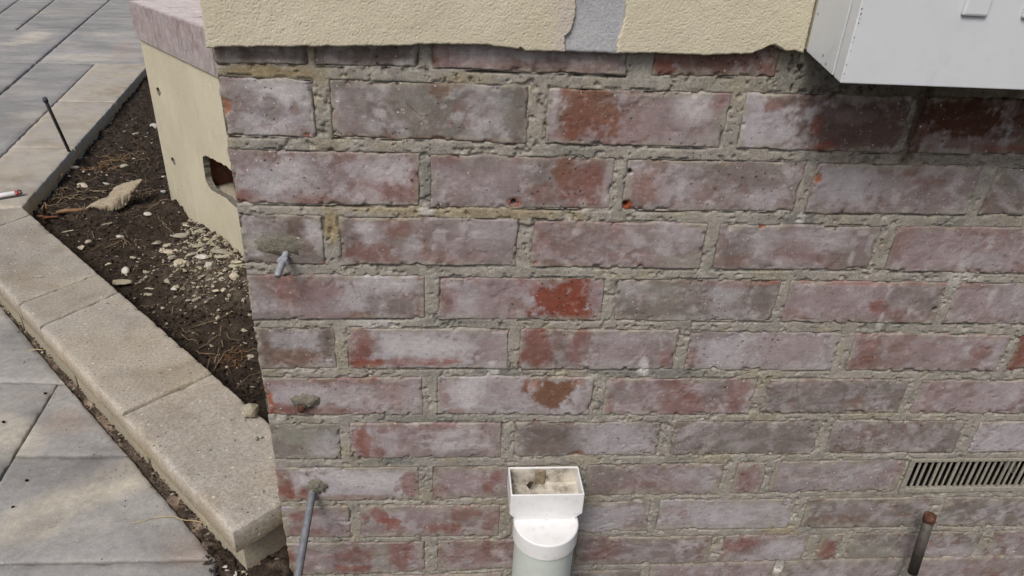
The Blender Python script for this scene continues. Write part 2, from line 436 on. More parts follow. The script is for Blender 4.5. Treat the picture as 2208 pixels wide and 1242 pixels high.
# course by course: image row used for the joints, brick spans, upper edge points, lower edge points
ROWS = [
 (130, [(453, 667), (675, 907), (929, 1356), (1408, 1682)], [(450, 20), (2200, 60)], [(475, 137), (670, 144), (900, 147), (1000, 156), (1350, 165), (1680, 169), (2200, 180)]),
 (235, [(463, 680), (711, 1140), (1178, 1574), (1603, 1970), (1990, 2330)], [(470, 160), (670, 172), (720, 168), (1040, 181), (1140, 184), (1180, 189), (1560, 198), (1620, 198), (2200, 212)], [(484, 294), (670, 300), (710, 297), (1040, 308), (1140, 312), (1180, 312), (1560, 322), (1620, 322), (1960, 333), (2200, 337)]),
 (390, [(493, 907), (927, 1324), (1347, 1732), (1752, 2112), (2140, 2420)], [(490, 320), (600, 321), (900, 328), (940, 333), (1320, 340), (1360, 342), (1700, 345), (1800, 353), (2200, 362)], [(505, 441), (600, 442), (900, 447), (940, 450), (1310, 452), (1345, 456), (1720, 458), (1760, 462), (2200, 466)]),
 (520, [(512, 700), (731, 1117), (1147, 1522), (1546, 1893), (1926, 2260)], [(515, 461), (690, 463), (740, 467), (1100, 470), (1150, 474), (1500, 479), (1560, 484), (1900, 488), (1960, 486), (2200, 489)], [(528, 570), (700, 572), (740, 572), (1110, 573), (1150, 577), (1520, 581), (1550, 582), (1890, 584), (1930, 587), (2200, 592)]),
 (645, [(532, 918), (945, 1303), (1328, 1678), (1697, 2032), (2055, 2370)], [(535, 592), (900, 594), (950, 597), (1300, 600), (1330, 602), (1660, 604), (1700, 604), (2040, 607), (2080, 610), (2200, 612)], [(545, 690), (900, 687), (950, 691), (1290, 691), (1330, 694), (1670, 694), (1700, 696), (2020, 698), (2060, 701), (2200, 703)]),
 (755, [(549, 725), (748, 1097), (1120, 1459), (1482, 1808), (1835, 2168), (2188, 2500)], [(550, 706), (720, 706), (750, 707), (1090, 708), (1120, 710), (1460, 711), (1490, 715), (1820, 717), (1850, 719), (2200, 722)], [(560, 798), (720, 797), (750, 796), (1090, 796), (1120, 796), (1450, 797), (1480, 800), (1800, 800), (1840, 801), (2200, 801)]),
 (855, [(566, 912), (942, 1277), (1302, 1627), (1650, 1950), (1977, 2290)], [(568, 815), (900, 813), (950, 811), (1270, 812), (1300, 815), (1620, 816), (1650, 816), (1950, 817), (1990, 820), (2200, 820)], [(576, 898), (900, 894), (950, 894), (1270, 895), (1300, 896), (1620, 896), (1650, 891), (1940, 891), (1980, 893), (2200, 892)]),
 (950, [(579, 735), (756, 1083), (1108, 1424), (1450, 1764), (1785, 2068), (2095, 2390)], [(578, 914), (730, 914), (760, 911), (1080, 910), (1110, 911), (1430, 910), (1450, 909), (1760, 908), (1790, 906), (2050, 907), (2100, 908), (2200, 908)], [(584, 993), (730, 992), (760, 988), (1080, 987), (1110, 985), (1420, 983), (1450, 982), (1760, 981), (1790, 979), (2060, 977), (2100, 975), (2200, 974)]),
 (1040, [(591, 905), (932, 1234), (1262, 1556), (1580, 1645), (1662, 1942)], [(588, 1008), (900, 1007), (940, 1006), (1100, 1006), (1260, 1003), (1550, 999), (1580, 998), (1640, 997), (1670, 996), (1930, 990)], [(597, 1081), (900, 1080), (940, 1080), (1100, 1078), (1260, 1070), (1550, 1067), (1580, 1066), (1640, 1065), (1670, 1064), (1930, 1061)]),
 (1120, [(609, 755), (777, 1078), (1103, 1400), (1416, 1706), (1729, 1998), (2020, 2310)], [(607, 1092), (740, 1091), (780, 1090), (1070, 1089), (1250, 1082), (1400, 1079), (1420, 1078), (1700, 1076), (1730, 1075), (2200, 1071)], [(612, 1162), (740, 1160), (780, 1159), (1070, 1157), (1250, 1147), (1390, 1145), (1420, 1144), (1700, 1141), (1730, 1139), (2200, 1135)]),
 (1195, [(617, 918), (942, 1218), (1240, 1530), (1553, 1735), (1757, 1806), (1822, 2100), (2120, 2400)], [(613, 1171), (900, 1169), (950, 1166), (1250, 1158), (1520, 1156), (1560, 1155), (1740, 1152), (1820, 1149), (2200, 1145)], [(622, 1241), (900, 1237), (950, 1235), (1250, 1218), (1520, 1215), (1560, 1213), (1740, 1210), (1820, 1206), (2200, 1203)]),
]
BR = []                              # (x0, x1, ztl, ztr, zbl, zbr, row, index)
for ri, (my, spans, tops, bots) in enumerate(ROWS):
    tx, ty = zip(*tops); bx_, by_ = zip(*bots)
    for bi, (xa, xb) in enumerate(spans):
        x0 = ony(xa, my)[0]; x1 = ony(xb, my)[0]
        if bi == 0: x0 = WX0
        zs = []
        for (px, xw) in ((xa, x0), (xb, x1)):
            zs.append((ony(px, float(np.interp(px, tx, ty)))[2], ony(px, float(np.interp(px, bx_, by_)))[2]))
        BR.append([x0, x1, zs[0][0], zs[1][0], zs[0][1], zs[1][1], ri, bi])
for ri in range(len(ROWS)):          # run each course on beyond the right of the frame
    row = [b for b in BR if b[6] == ri]; last = row[-1]
    xx = last[1]; k = last[7]
    if ri == 0: xx = 0.628
    if ri == 8: xx = 1.075
    while xx < WX1-0.03:
        k += 1
        x0 = xx+0.011; x1 = min(x0+0.2175, WX1)
        BR.append([x0, x1, last[3], last[3], last[5], last[5], ri, k]); xx = x1
z11 = -0.8475; xx = WX0-0.0115; k = 0; first = 0.105   # bottom course, mostly below the frame
while xx < WX1-0.03:
    x0 = xx+0.0115; x1 = min(x0+(first if k == 0 else 0.2175), WX1)
    BR.append([x0, x1, z11+0.002+0.012*(x0 > 0.4), z11+0.002+0.012*(x0 > 0.4), -0.912, -0.912, 11, k]); xx = x1; k += 1

# film colour of each brick (w whitish mauve, p pinkish, g grey brown, r red, d dark brown, c cement grey)
TONES = dict(w=(0.345, 0.325, 0.345), p=(0.268, 0.218, 0.224), g=(0.185, 0.168, 0.158), r=(0.205, 0.142, 0.127), d=(0.105, 0.068, 0.055), c=(0.185, 0.182, 0.17), q=(0.235, 0.20, 0.202))
ROWT = ['ggqr', 'wcpwd', 'pqqqg', 'gqpqp', 'qpgpp', 'gwqwpr', 'pwpgp', 'cpgggw', 'wpqpq', 'pprww'[:2]+'wwggq', 'ppqpcgq', 'gpgpgqgpgg']
PAL = dict(R=(0.18, 0.072, 0.055), S=(0.205, 0.058, 0.036), B=(0.165, 0.085, 0.052), O=(0.31, 0.082, 0.034), W=(0.46, 0.445, 0.465), P=(0.277, 0.224, 0.232),
           G=(0.24, 0.235, 0.20), D=(0.105, 0.066, 0.055), E=(0.075, 0.030, 0.018), V=(0.375, 0.358, 0.385), K=(0.165, 0.142, 0.133))
# stains, bare spots and painted shade under the meter box: x, y, rx, ry in the photograph, kind, strength
PATCH = """960,130,60,25,R,.5;1050,120,80,25,W,.35;1430,140,24,22,S,.55;1180,145,130,14,R,.4;870,140,20,12,W,.7;560,120,110,12,D,.5;800,120,100,12,D,.4;1560,125,130,20,R,.35
580,200,60,25,W,.75;525,190,45,14,W,.5;510,212,34,28,D,.5;545,270,36,18,W,.55;590,235,26,22,K,.6;640,200,32,20,W,.5;480,230,15,18,O,1;661,292,12,6,O,.7;500,270,35,20,K,.5
775,225,50,40,K,.6;830,190,16,22,W,.7;865,205,45,34,K,.6;945,192,24,18,B,.5;1040,240,46,55,V,.45;820,242,16,14,W,.7;950,303,200,8,R,.55;1125,240,20,60,K,.7;760,285,30,20,P,.5;745,240,20,40,P,.4
1268,235,62,58,B,.85;1262,260,45,40,R,.6;1205,292,28,20,R,.5;1350,285,80,30,R,.35;1430,250,60,45,P,.6;1510,225,52,36,W,.75;1550,215,18,28,R,.6;1558,280,28,40,G,.65;1190,230,12,50,W,.5;1540,305,90,16,V,.3;1420,205,60,10,G,.4
1680,265,85,55,V,.95;1672,222,22,12,R,.7;1735,212,60,16,D,.7;1860,270,115,62,D,.95;1775,322,28,12,R,.85;1838,250,45,14,P,.4;1760,270,12,20,R,.7
2080,250,110,50,E,.95;2110,310,70,12,P,.45;2150,322,60,12,R,.8;2012,300,22,10,P,.6;2180,240,10,35,P,.35
560,395,70,35,V,.8;520,425,36,18,R,.75;550,345,90,16,K,.35;700,432,60,14,R,.5;845,415,75,28,R,.6;835,370,60,24,W,.6;745,340,24,10,R,.5;690,380,60,40,K,.3;620,385,60,40,W,.5;800,425,30,20,W,.5;895,400,10,40,R,.5
965,342,32,14,R,.5;1000,390,60,40,P,.5;1180,395,36,50,K,.6;1262,390,60,52,R,.75;1225,370,30,30,B,.5;1170,420,30,20,R,.4;1085,380,30,40,P,.6;1312,390,12,50,W,.45;1109,438,15,10,O,.55;1130,345,25,10,R,.3
1395,400,38,42,S,.42;1480,390,60,46,V,.55;1375,360,20,20,W,.4;1600,375,105,38,K,.6;1640,428,60,18,V,.5;1348,444,15,13,O,1;1520,420,30,20,R,.3
1830,400,70,42,V,.75;1960,390,70,35,K,.3;1900,362,50,12,D,.5;1762,383,8,9,O,1;1990,392,30,14,R,.35;1960,372,20,8,R,.5
560,500,30,30,V,.5;625,492,50,20,D,.5;680,500,25,25,W,.65;580,525,60,26,G,.6;640,530,40,14,B,.35;600,562,80,12,K,.6;705,566,8,6,O,.5;650,545,40,16,K,.5
755,510,26,40,D,.55;792,490,30,16,W,.75;850,490,50,24,R,.5;800,545,50,24,R,.55;930,553,80,16,R,.5;890,540,26,35,V,.5;1060,500,50,30,V,.5;870,500,20,15,B,.4;1000,535,70,30,P,.4
1200,505,70,34,R,.35;1280,530,100,46,P,.4;1470,500,46,25,V,.5;1480,562,50,14,G,.6;1322,552,14,10,R,.4;1152,569,9,8,O,.7;1240,500,60,30,K,.4
1590,535,30,45,K,.7;1650,515,34,34,V,.4;1780,520,70,22,V,.6;1850,560,50,24,K,.6;1645,485,8,6,O,1;1720,545,50,24,R,.35;1590,560,30,14,R,.35
1945,520,22,46,R,.5;2050,540,110,50,P,.7;2110,562,60,18,V,.6;2130,500,60,10,R,.35
615,625,40,40,R,.6;575,655,36,22,V,.6;570,620,26,20,K,.5;590,682,56,10,K,.7;700,650,46,40,P,.7;840,610,70,22,W,.75;780,650,60,20,V,.5;860,655,60,24,K,.6;775,680,24,14,B,.6;690,630,40,20,R,.3;905,665,10,18,B,.4
972,645,20,30,R,.35;1015,650,26,40,V,.5;1080,640,50,40,P,.8;1205,640,62,46,S,.95;1240,668,50,22,S,.95;1160,620,22,20,S,.6;1285,640,14,45,P,.7;1175,687,30,7,K,.6;1120,615,40,20,P,.5
1370,620,34,20,V,.5;1440,640,50,40,G,.45;1560,640,40,40,V,.55;1500,640,34,40,K,.5;1650,640,26,40,K,.6;1590,612,60,8,R,.4;1400,670,50,20,K,.4
1780,650,70,40,P,.85;1892,660,16,16,S,.6;1850,608,180,6,O,.3;1960,640,50,36,K,.5;2000,660,25,20,K,.6;1930,680,40,12,R,.35;1720,680,30,14,R,.35
2120,655,60,36,P,.7;2180,650,50,36,V,.5;2090,615,40,8,R,.35
595,740,34,30,K,.6;640,735,52,18,V,.6;690,782,30,12,W,.5;705,740,18,36,D,.5;640,772,60,18,B,.5;570,745,12,40,D,.5
782,735,30,32,R,.75;782,765,28,26,R,.7;790,784,38,10,S,.8;870,780,62,10,S,.5;957,778,36,15,S,.7;870,740,50,26,W,.85;970,755,80,20,W,.75;1060,750,36,42,P,.75;900,716,60,8,P,.4;1000,790,60,6,W,.4
1160,750,42,44,R,.85;1250,740,30,44,R,.65;1205,760,18,40,K,.4;1330,750,70,40,P,.75;1340,788,70,10,V,.5;1432,772,18,18,R,.45;1340,730,50,16,V,.4
1560,765,60,34,V,.6;1700,755,80,40,P,.7;1520,722,60,10,D,.45;1490,770,12,20,R,.45;1790,755,18,40,G,.3
1868,760,22,42,R,.6;1970,740,50,30,R,.3;2010,770,60,30,P,.5;2110,755,16,34,R,.45;2150,760,14,40,V,.4;1930,770,24,30,B,.3
2200,760,30,45,R,.9
600,832,22,12,R,.5;576,872,15,34,O,1;600,882,60,13,R,.65;620,845,36,20,V,.6;745,820,80,9,R,.65;760,855,110,22,W,.6;850,845,50,26,R,.4;690,886,70,9,R,.5;735,845,30,30,P,.4;890,850,18,40,V,.5
962,855,22,30,R,.5;1015,848,45,34,W,.85;1080,850,46,30,P,.5;1190,850,50,34,B,.95;1150,826,14,14,O,.35;1245,822,20,10,O,.3;985,887,26,9,R,.5;1210,838,40,20,B,.7;1260,860,14,34,P,.6
1335,848,30,18,D,.4;1470,862,38,34,R,.5;1592,850,22,38,R,.55;1400,850,40,30,P,.5;1545,840,30,24,K,.5;1312,880,12,14,R,.5;1460,830,40,14,R,.3
1790,855,140,34,K,.4;1720,830,60,12,P,.3
2010,860,18,36,R,.35;2090,855,80,30,P,.5;2170,850,60,30,V,.5
640,955,70,40,G,.8;700,960,30,26,V,.55;610,975,40,20,K,.6
786,955,13,36,S,.6;815,975,20,12,R,.5;870,945,40,30,P,.6;950,920,46,9,R,.55;985,950,56,24,W,.6;1005,977,40,10,K,.6;845,950,16,30,V,.5;770,950,10,36,R,.4;830,925,14,12,R,.4
1180,950,70,42,K,.85;1335,950,74,40,V,.8;1245,980,13,6,O,.6;1180,945,40,30,D,.3
1600,950,160,38,K,.45;1580,970,30,14,G,.4
1860,940,80,26,P,.3;1990,940,60,30,K,.3;2160,940,60,30,V,.5
610,1055,26,26,R,.9;655,1064,26,15,R,.9;640,1030,10,34,W,.55;775,1030,90,24,W,.85;885,1045,16,32,R,.65;745,1074,90,7,R,.65;700,1050,30,20,V,.6;600,1020,20,12,R,.5
990,1035,50,24,P,.7;1070,1030,14,22,R,.7;1055,1050,16,16,R,.75;945,1060,16,16,R,.5;1010,1068,50,8,P,.4;1085,1040,10,30,P,.5
1400,1050,100,16,R,.35;1500,1030,50,30,V,.4;1300,1040,40,30,K,.5;1610,1035,26,32,R,.35;1800,1030,100,30,V,.3
645,1112,34,14,R,.75;660,1145,60,10,R,.55;620,1100,22,9,V,.7;700,1125,40,12,V,.5;740,1096,10,8,R,.5
815,1115,24,20,S,.6;850,1130,24,16,S,.6;960,1138,40,12,S,.5;920,1110,50,16,P,.4;995,1105,40,14,R,.55;1060,1120,20,24,R,.5;800,1145,26,10,P,.4
1330,1112,60,24,V,.6;1560,1112,110,26,V,.5;1450,1100,30,8,R,.3;1850,1100,60,12,P,.4;1800,1120,60,9,B,.4;1650,1125,30,20,G,.4
624,1205,12,40,R,.9;700,1200,50,30,P,.5;772,1195,40,18,R,.65;858,1195,26,32,R,.65;822,1200,20,34,G,.6;765,1226,40,7,S,.6;690,1182,30,10,G,.5
1010,1190,70,24,R,.35;1300,1185,40,24,R,.4;1400,1190,60,24,K,.4;1600,1175,44,14,R,.6;1680,1185,46,22,V,.8;1620,1204,50,8,V,.6
1782,1180,20,28,S,.6;1770,1165,12,10,G,.6;1870,1190,60,22,G,.6;1990,1180,50,20,P,.5;2050,1190,60,14,V,.6;1990,1178,12,10,O,.7
1860,1230,60,12,P,.5;2050,1225,80,12,P,.4
1062,788,8,14,W,.8;1388,786,11,18,W,.9;1727,445,7,22,W,.7;1897,688,5,12,W,.7;2075,575,14,24,W,.5;1240,500,10,7,W,.7;2140,640,8,26,W,.5;1835,560,8,20,W,.5"""
PT = []
for t in PATCH.replace('\n', ';').split(';'):
    a = t.split(',')
    px, py = float(a[0]), float(a[1])
    c0 = ony(px, py); ex = ony(px+float(a[2]), py); ey = ony(px, py+float(a[3]))
    PT.append((c0[0], c0[2], abs(ex[0]-c0[0]), abs(ey[2]-c0[2]), np.array(PAL[a[4]]), float(a[5]), a[4]))
def sdf_bricks(X, Z):
    """distance outside (+) / inside (-) the nearest brick, and the same below its lower edge"""
    D = np.full(X.shape, 1.0); B = np.full(X.shape, 1.0)
    for x0, x1, a, b, c, d, ri, bi in BR+[[0.8455, 1.072, -0.6165, -0.6165, -0.6865, -0.6865, 8, 9]]:
        t = np.clip((X-x0)/(x1-x0), 0, 1)
        zt = a+(b-a)*t; zb = c+(d-c)*t
        dx = np.maximum(x0-X, X-x1); dz = np.maximum(zb-Z, Z-zt)
        s = np.where((dx > 0) & (dz > 0), np.hypot(dx, dz), np.maximum(dx, dz))
        D = np.minimum(D, s)
        B = np.minimum(B, np.where((dx < 0) & (zb-Z > -0.0005), np.abs(zb-Z), 1.0))
    return D, B

HOLES = []                           # drilled plug holes in the bricks
for px, py, r in ((1108, 437, .0032), (1350, 441, .0030), (1358, 371, .0030), (1772, 347, .002), (2013, 665, .003)):
    c0 = ony(px, py); HOLES.append((c0[0], c0[2], r))
rs = random.Random(5)
for x0, x1, a, b, c, d, ri, bi in BR:
    vis = ri < 11
    st = 0.0017 if vis else 0.004
    nu = max(8, int((x1-x0)/st)); nv = max(8, int(0.066/st))
    U, Vv = np.meshgrid(np.linspace(0, 1, nu), np.linspace(0, 1, nv), indexing='ij')
    sd_ = ri*40+bi
    X = x0+(x1-x0)*U
    zt = a+(b-a)*U; zb = c+(d-c)*U
    Z = zb+(zt-zb)*Vv
    dl = np.minimum(np.minimum(X-x0, x1-X), np.minimum(Z-zb, zt-Z))          # distance to the edge
    # ragged outline
    wob = 0.0013*(fbm(X, Z, 170, 4, 3+sd_)-0.5)*2+0.0030*(fbm(X, Z, 38, 3, 9+sd_)-0.5)*2
    inx = np.where(X-x0 < x1-X, 1, -1)*np.exp(-np.minimum(X-x0, x1-X)/0.004); inz = np.where(Z-zb < zt-Z, 1, -1)*np.exp(-np.minimum(Z-zb, zt-Z)/0.004)
    if bi == 0: inx = np.where(X-x0 < 0.02, 0.75*inx, inx)
    Xd = X+inx*(wob+0.0006); Zd = Z+inz*(wob+0.0006)
    # face relief: tilt, waviness, dimples, chipped arris
    lvl = rs.uniform(-0.0012, 0.0008)
    y = lvl+0.0016*(fbm(X, Z, 24, 3, 50+sd_)-0.5)+0.0005*(fbm(X, Z, 150, 3, 70+sd_)-0.5)+rs.uniform(-0.004, 0.004)*(U-0.5)*0.5
    r = 0.0020
    y += 0.0026*np.clip(1-dl/r, 0, 1)**2
    chip = sst(0.60, 0.74, fbm(X, Z, 95, 3, 90+sd_))*np.clip(1-dl/0.007, 0, 1)
    y += 0.0045*chip
    gouge = sst(0.67, 0.78, fbm(X*1.0, Z*1.6, 60, 4, 130+sd_))
    y += 0.0007*gouge
    # colour
    rowt = ROWT[ri]; tone = np.array(TONES[rowt[min(bi, len(rowt)-1)]])
    n1 = fbm(X*0.8, Z, 34, 5, 11+sd_); n2 = fbm(X, Z, 70, 4, 31+sd_); n3 = fbm(X, Z*1.4, 22, 4, 47+sd_); n4 = fbm(X, Z, 240, 3, 61); n5 = fbm(X*0.9, Z, 120, 4, 63+sd_)
    c_ = np.ones(X.shape+(3,))*tone
    def blend(c_, w, tgt): return c_+(np.array(tgt)-c_)*w[..., None]
    c_ = blend(c_, 0.38*sst(0.50, 0.68, n1), (0.18, 0.122, 0.107))
    c_ = blend(c_, 0.50*sst(0.50, 0.68, n2), (0.42, 0.40, 0.43))
    c_ = blend(c_, 0.35*sst(0.54, 0.70, n3), (0.215, 0.20, 0.175))
    fl = sst(0.545, 0.575, n5+0.35*(n3-0.5))*sst(0.50, 0.62, fbm(X, Z, 18, 3, 150+sd_))
    c_ = blend(c_, 0.55*fl, (0.165, 0.088, 0.07)); y = y+0.0005*fl
    ch = sst(0.56, 0.60, fbm(X, Z, 85, 5, 163+sd_, 0.65))*sst(0.46, 0.60, fbm(X, Z, 20, 3, 170+sd_))
    c_ = blend(c_, 0.40*ch, (0.43, 0.415, 0.42))
    an = rs.uniform(-1.6, 1.6); us = X*math.cos(an)+Z*math.sin(an); vs_ = -X*math.sin(an)+Z*math.cos(an)
    stk = sst(0.55, 0.72, fbm(us*0.35, vs_*1.6, 50, 5, 181+sd_, 0.6))
    c_ = blend(c_, 0.36*stk, (0.43, 0.41, 0.44))
    for (cx, cz, rx, rz, pc, stg, kd) in PT:
        if abs(cx-(x0+x1)/2) > (x1-x0)/2+rx or abs(cz-(a+c)/2) > 0.034+rz: continue
        q = np.hypot((X-cx)/rx, (Z-cz)/rz)
        ed = 0.22 if kd in 'OSBE' else 0.42
        wgt = sst(1+ed, 1-ed, q+1.15*(n1-0.5)+0.9*(n2-0.5)+0.9*(n5-0.5)+0.7*(n4-0.5))*stg
        c_ = blend(c_, wgt, pc)
        if kd == 'O': y = y+0.0022*wgt*(0.6+0.8*n4)
    # mortar film along the edges
    ew = (0.75 if ri < 8 else 0.85)*np.clip(1-dl/(0.010 if ri < 8 else 0.017), 0, 1)*sst(0.40 if ri < 8 else 0.34, 0.58, n2)
    c_ = blend(c_, ew, (0.27, 0.25, 0.195))
    c_ = blend(c_, 0.5*chip*(n4 > 0.35), (0.17, 0.085, 0.062))
    c_ *= (0.90+0.2*n4)[..., None]
    for hx, hz, hr in HOLES:
        q = np.hypot(X-hx, Z-hz)
        y = np.where(q < hr, y+0.02, y); c_[q < hr] = (0.03, 0.012, 0.008)
    if 0 <= ri <= 1 and x0 < 0.6:   # a couple of chipped vertical ends
        y += 0.006*np.clip(1-np.abs(X-x1)/0.006, 0, 1)*sst(0.5, 0.62, fbm(X, Z, 60, 2, 300+sd_))
    Pg = np.stack([Xd, y, Zd], -1)
    Pg = padring(Pg, (0, 0, 0)); edge = np.ones(Pg.shape[:2], bool); edge[1:-1, 1:-1] = False
    Pg[edge, 1] = 0.098
    cg = np.pad(c_, ((1, 1), (1, 1), (0, 0)), mode='edge')
    o = gridmesh('brick', Pg, M_BRICK, wall, cg, origin=((x0+x1)/2, 0.05, (a+c)/2))
    o.matrix_parent_inverse = Matrix.Translation(wall.location).inverted()

# mortar: one rough sheet that fills the joints and laps over the brick edges here and there
nx, nz = 780, 640
XX, ZZ = np.meshgrid(np.linspace(WX0+0.0015, WX1-0.001, nx), np.linspace(-0.955, 0.012, nz), indexing='ij')
D, Bl = sdf_bricks(XX, ZZ)
f1 = fbm(XX, ZZ, 55, 4, 401); f2 = fbm(XX, ZZ, 260, 4, 402); f3 = fbm(XX, ZZ, 14, 3, 403); f4 = fbm(XX*0.6, ZZ, 90, 3, 404)
y = 0.0004-0.0014*(f1-0.5)-0.0009*(f2-0.5)-0.0016*(f3-0.5)-0.0008*(fbm(XX, ZZ, 520, 2, 420)-0.5)
y += 0.0040*np.clip(1-np.abs(D-0.0005)/0.0015, 0, 1)*sst(0.54, 0.66, f4)                       # shrinkage gaps beside the bricks
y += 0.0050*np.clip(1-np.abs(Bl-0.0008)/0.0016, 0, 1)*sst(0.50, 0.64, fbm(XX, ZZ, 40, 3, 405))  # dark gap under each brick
y += 0.003*sst(0.64, 0.74, fbm(XX, ZZ, 130, 3, 406))
lap = sst(0.0004, 0.0055, -D)
y = y+lap*(0.008+0.010*sst(0.3, 0.7, 1-f1))
y = np.where(D < -0.007, 0.02, y)
y = np.where((XX > 0.850) & (XX < 1.068) & (ZZ > -0.683) & (ZZ < -0.620), 0.064, y)
mc = np.ones(XX.shape+(3,))*np.array((0.34, 0.32, 0.285))
def mb(w, tgt):
    global mc
    mc = mc+(np.array(tgt)-mc)*w[..., None]
mb(0.6*sst(0.48, 0.68, f3), (0.305, 0.293, 0.27))
mb(0.55*sst(0.54, 0.70, fbm(XX, ZZ, 20, 4, 407)), (0.325, 0.29, 0.21))
mb(0.5*sst(0.56, 0.70, fbm(XX, ZZ, 34, 4, 408)), (0.235, 0.23, 0.215))
mb(0.45*sst(0.60, 0.72, fbm(XX, ZZ, 60, 4, 409)), (0.44, 0.43, 0.39))
for px, py, rx, ry, kind, stg in ((560, 155, 110, 16, 'y', .8), (1000, 168, 60, 14, 'y', .5), (715, 490, 20, 30, 'y', .8), (1000, 458, 260, 14, 'y', .6), (917, 380, 14, 60, 'g', .7), (920, 455, 16, 14, 'w', .8),
                                  (1240, 325, 60, 12, 'g', .6), (980, 692, 60, 12, 'g', .8), (1075, 803, 50, 10, 'g', .9), (1062, 803, 12, 10, 'w', .9), (1420, 803, 110, 10, 'g', .9), (1388, 797, 14, 14, 'w', .9),
                                  (850, 995, 60, 8, 'g', .9), (900, 903, 120, 8, 'g', .6), (800, 698, 60, 12, 'w', .6), (1760, 160, 120, 60, 'g', .75), (2000, 345, 200, 20, 'k', .6), (1740, 880, 40, 10, 'g', .3),
                                  (1720, 470, 40, 16, 'g', .8), (1725, 475, 8, 18, 'w', .8), (1890, 700, 30, 14, 'g', .8), (1897, 700, 7, 14, 'w', .8), (2070, 600, 30, 14, 'w', .5), (1680, 1150, 40, 20, 'y', .5),
                                  (1640, 1225, 90, 12, 'w', .7), (2070, 1200, 60, 8, 'w', .7), (1720, 1235, 16, 10, 'w', .9), (2000, 1060, 240, 8, 'k', .4), (2050, 390, 60, 50, 'g', .6), (1980, 270, 20, 70, 'b', .95), (2000, 200, 240, 16, 'b', .6)):  # b: brown stain, and shade painted into the joints below the meter box
    c0 = ony(px, py); ex = ony(px+rx, py); ey = ony(px, py+ry)
    q = np.hypot((XX-c0[0])/abs(ex[0]-c0[0]), (ZZ-c0[2])/abs(ey[2]-c0[2]))
    mb(sst(1.4, 0.6, q+0.9*(f1-0.5)+0.7*(f2-0.5))*stg, dict(y=(0.32, 0.26, 0.15), g=(0.205, 0.205, 0.19), w=(0.56, 0.55, 0.54), k=(0.17, 0.155, 0.125), b=(0.085, 0.062, 0.048))[kind])
mc *= (0.86+0.28*f2)[..., None]
mb(0.7*np.clip(1-np.abs(Bl-0.0008)/0.0014, 0, 1)*sst(0.54, 0.66, fbm(XX, ZZ, 40, 3, 405)), (0.06, 0.05, 0.04))  # shade of the gap under each brick painted into the mortar
crk = np.abs(fbm(XX, ZZ, 22, 4, 410)-0.5) < 0.006
cz0 = ony(1760, 160)
rim = np.hypot((XX-cz0[0])/0.09, (ZZ-cz0[2])/0.03) < 1
mc[crk & rim] *= 0.25; y = np.where(crk & rim, y+0.003, y)
Pm = np.stack([XX, y, ZZ], -1)
Pm = np.concatenate([Pm[:1], Pm], 0); Pm[0, :, 1] = 0.0992
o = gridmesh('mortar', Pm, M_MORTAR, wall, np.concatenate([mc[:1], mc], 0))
o.matrix_parent_inverse = Matrix.Translation(wall.location).inverted()

M_CORE = m_plain('rough_render', (0.36, 0.33, 0.27), 0.95, 0.15, bump=0.6)
adopt(box('wall_core', (WX0+0.003, 0.0995, -0.95), (WX1, 0.55, 0.0), M_CORE), wall)
adopt(box('upper_core', (WX0+0.001, 0.002, 0.001), (WX1, 0.55, 0.62), M_CORE), wall)

# plaster coat above, broken off along its lower edge
def plaster(name, pts_bottom, xl, xr, yfront, m, seed, step=0.0008, colfn=None, ztop=0.10, stip=0.00036, edge_l=None, edge_r=None):
    wp = [ony(px, py, yfront) for px, py in pts_bottom]
    bx_ = [q[0] for q in wp]; bz = [q[2] for q in wp]
    nu = int((xr-xl)/step); nv = int(0.15/step)
    xs = np.linspace(xl, xr, nu)
    zb = np.interp(xs, bx_, bz)+0.0018*(fbm(xs, xs*0+seed, 140, 4, seed)-0.5)+0.002*(fbm(xs, xs*0+seed, 40, 2, seed+3)-0.5)
    t = np.linspace(0, 1, nv)**1.0
    X = np.repeat(xs[:, None], nv, 1); Z = zb[:, None]+(ztop-zb[:, None])*t[None, :]
    if edge_l is not None:
        zl = np.array([q[2] for q in edge_l])[::-1]; xl_ = np.array([q[0] for q in edge_l])[::-1]
        s = np.linspace(0, 1, nu)[:, None]; xa = np.interp(Z, zl, xl_)+0.002*(fbm(Z, Z*0, 150, 4, seed+5)-0.5)*2
    else: s = np.linspace(0, 1, nu)[:, None]; xa = np.full(Z.shape, xl)
    if edge_r is not None:
        zl = np.array([q[2] for q in edge_r])[::-1]; xr_ = np.array([q[0] for q in edge_r])[::-1]
        xb = np.interp(Z, zl, xr_)+0.002*(fbm(Z, Z*0, 150, 4, seed+6)-0.5)*2
    else: xb = np.full(Z.shape, xr)
    X = xa+(xb-xa)*s
    sp_ = np.clip(1-1.15*worley(X, Z, 600, seed+11)**2, 0, 1)*(0.55+0.9*fbm(X, Z, 130, 2, seed+14))
    y = yfront-stip*2.1*(sp_-0.5)-0.0014*(fbm(X, Z, 12, 3, seed+12)-0.5)
    dl = np.minimum(Z-zb[:, None], np.minimum(X-xa, xb-X))
    y += 0.0016*np.clip(1-dl/0.0015, 0, 1)**2
    col = colfn(X, Z) if colfn else np.ones(X.shape+(3,))
    Pg = padring(np.stack([X, y, Z], -1), (0, 0, 0)); e = np.ones(Pg.shape[:2], bool); e[1:-1, 1:-1] = False
    Pg[e, 1] = 0.0008
    Pg[:, -1, 2] = 0.6; Pg[:, -2, 1] = yfront; Pg[1:-1, -1, 1] = yfront
    # run the coat on up the wall beyond the frame
    o = gridmesh(name, Pg, m, None, np.pad(col, ((1, 1), (1, 1), (0, 0)), mode='edge'))
    return adopt(o, wall)
YP = -0.0140
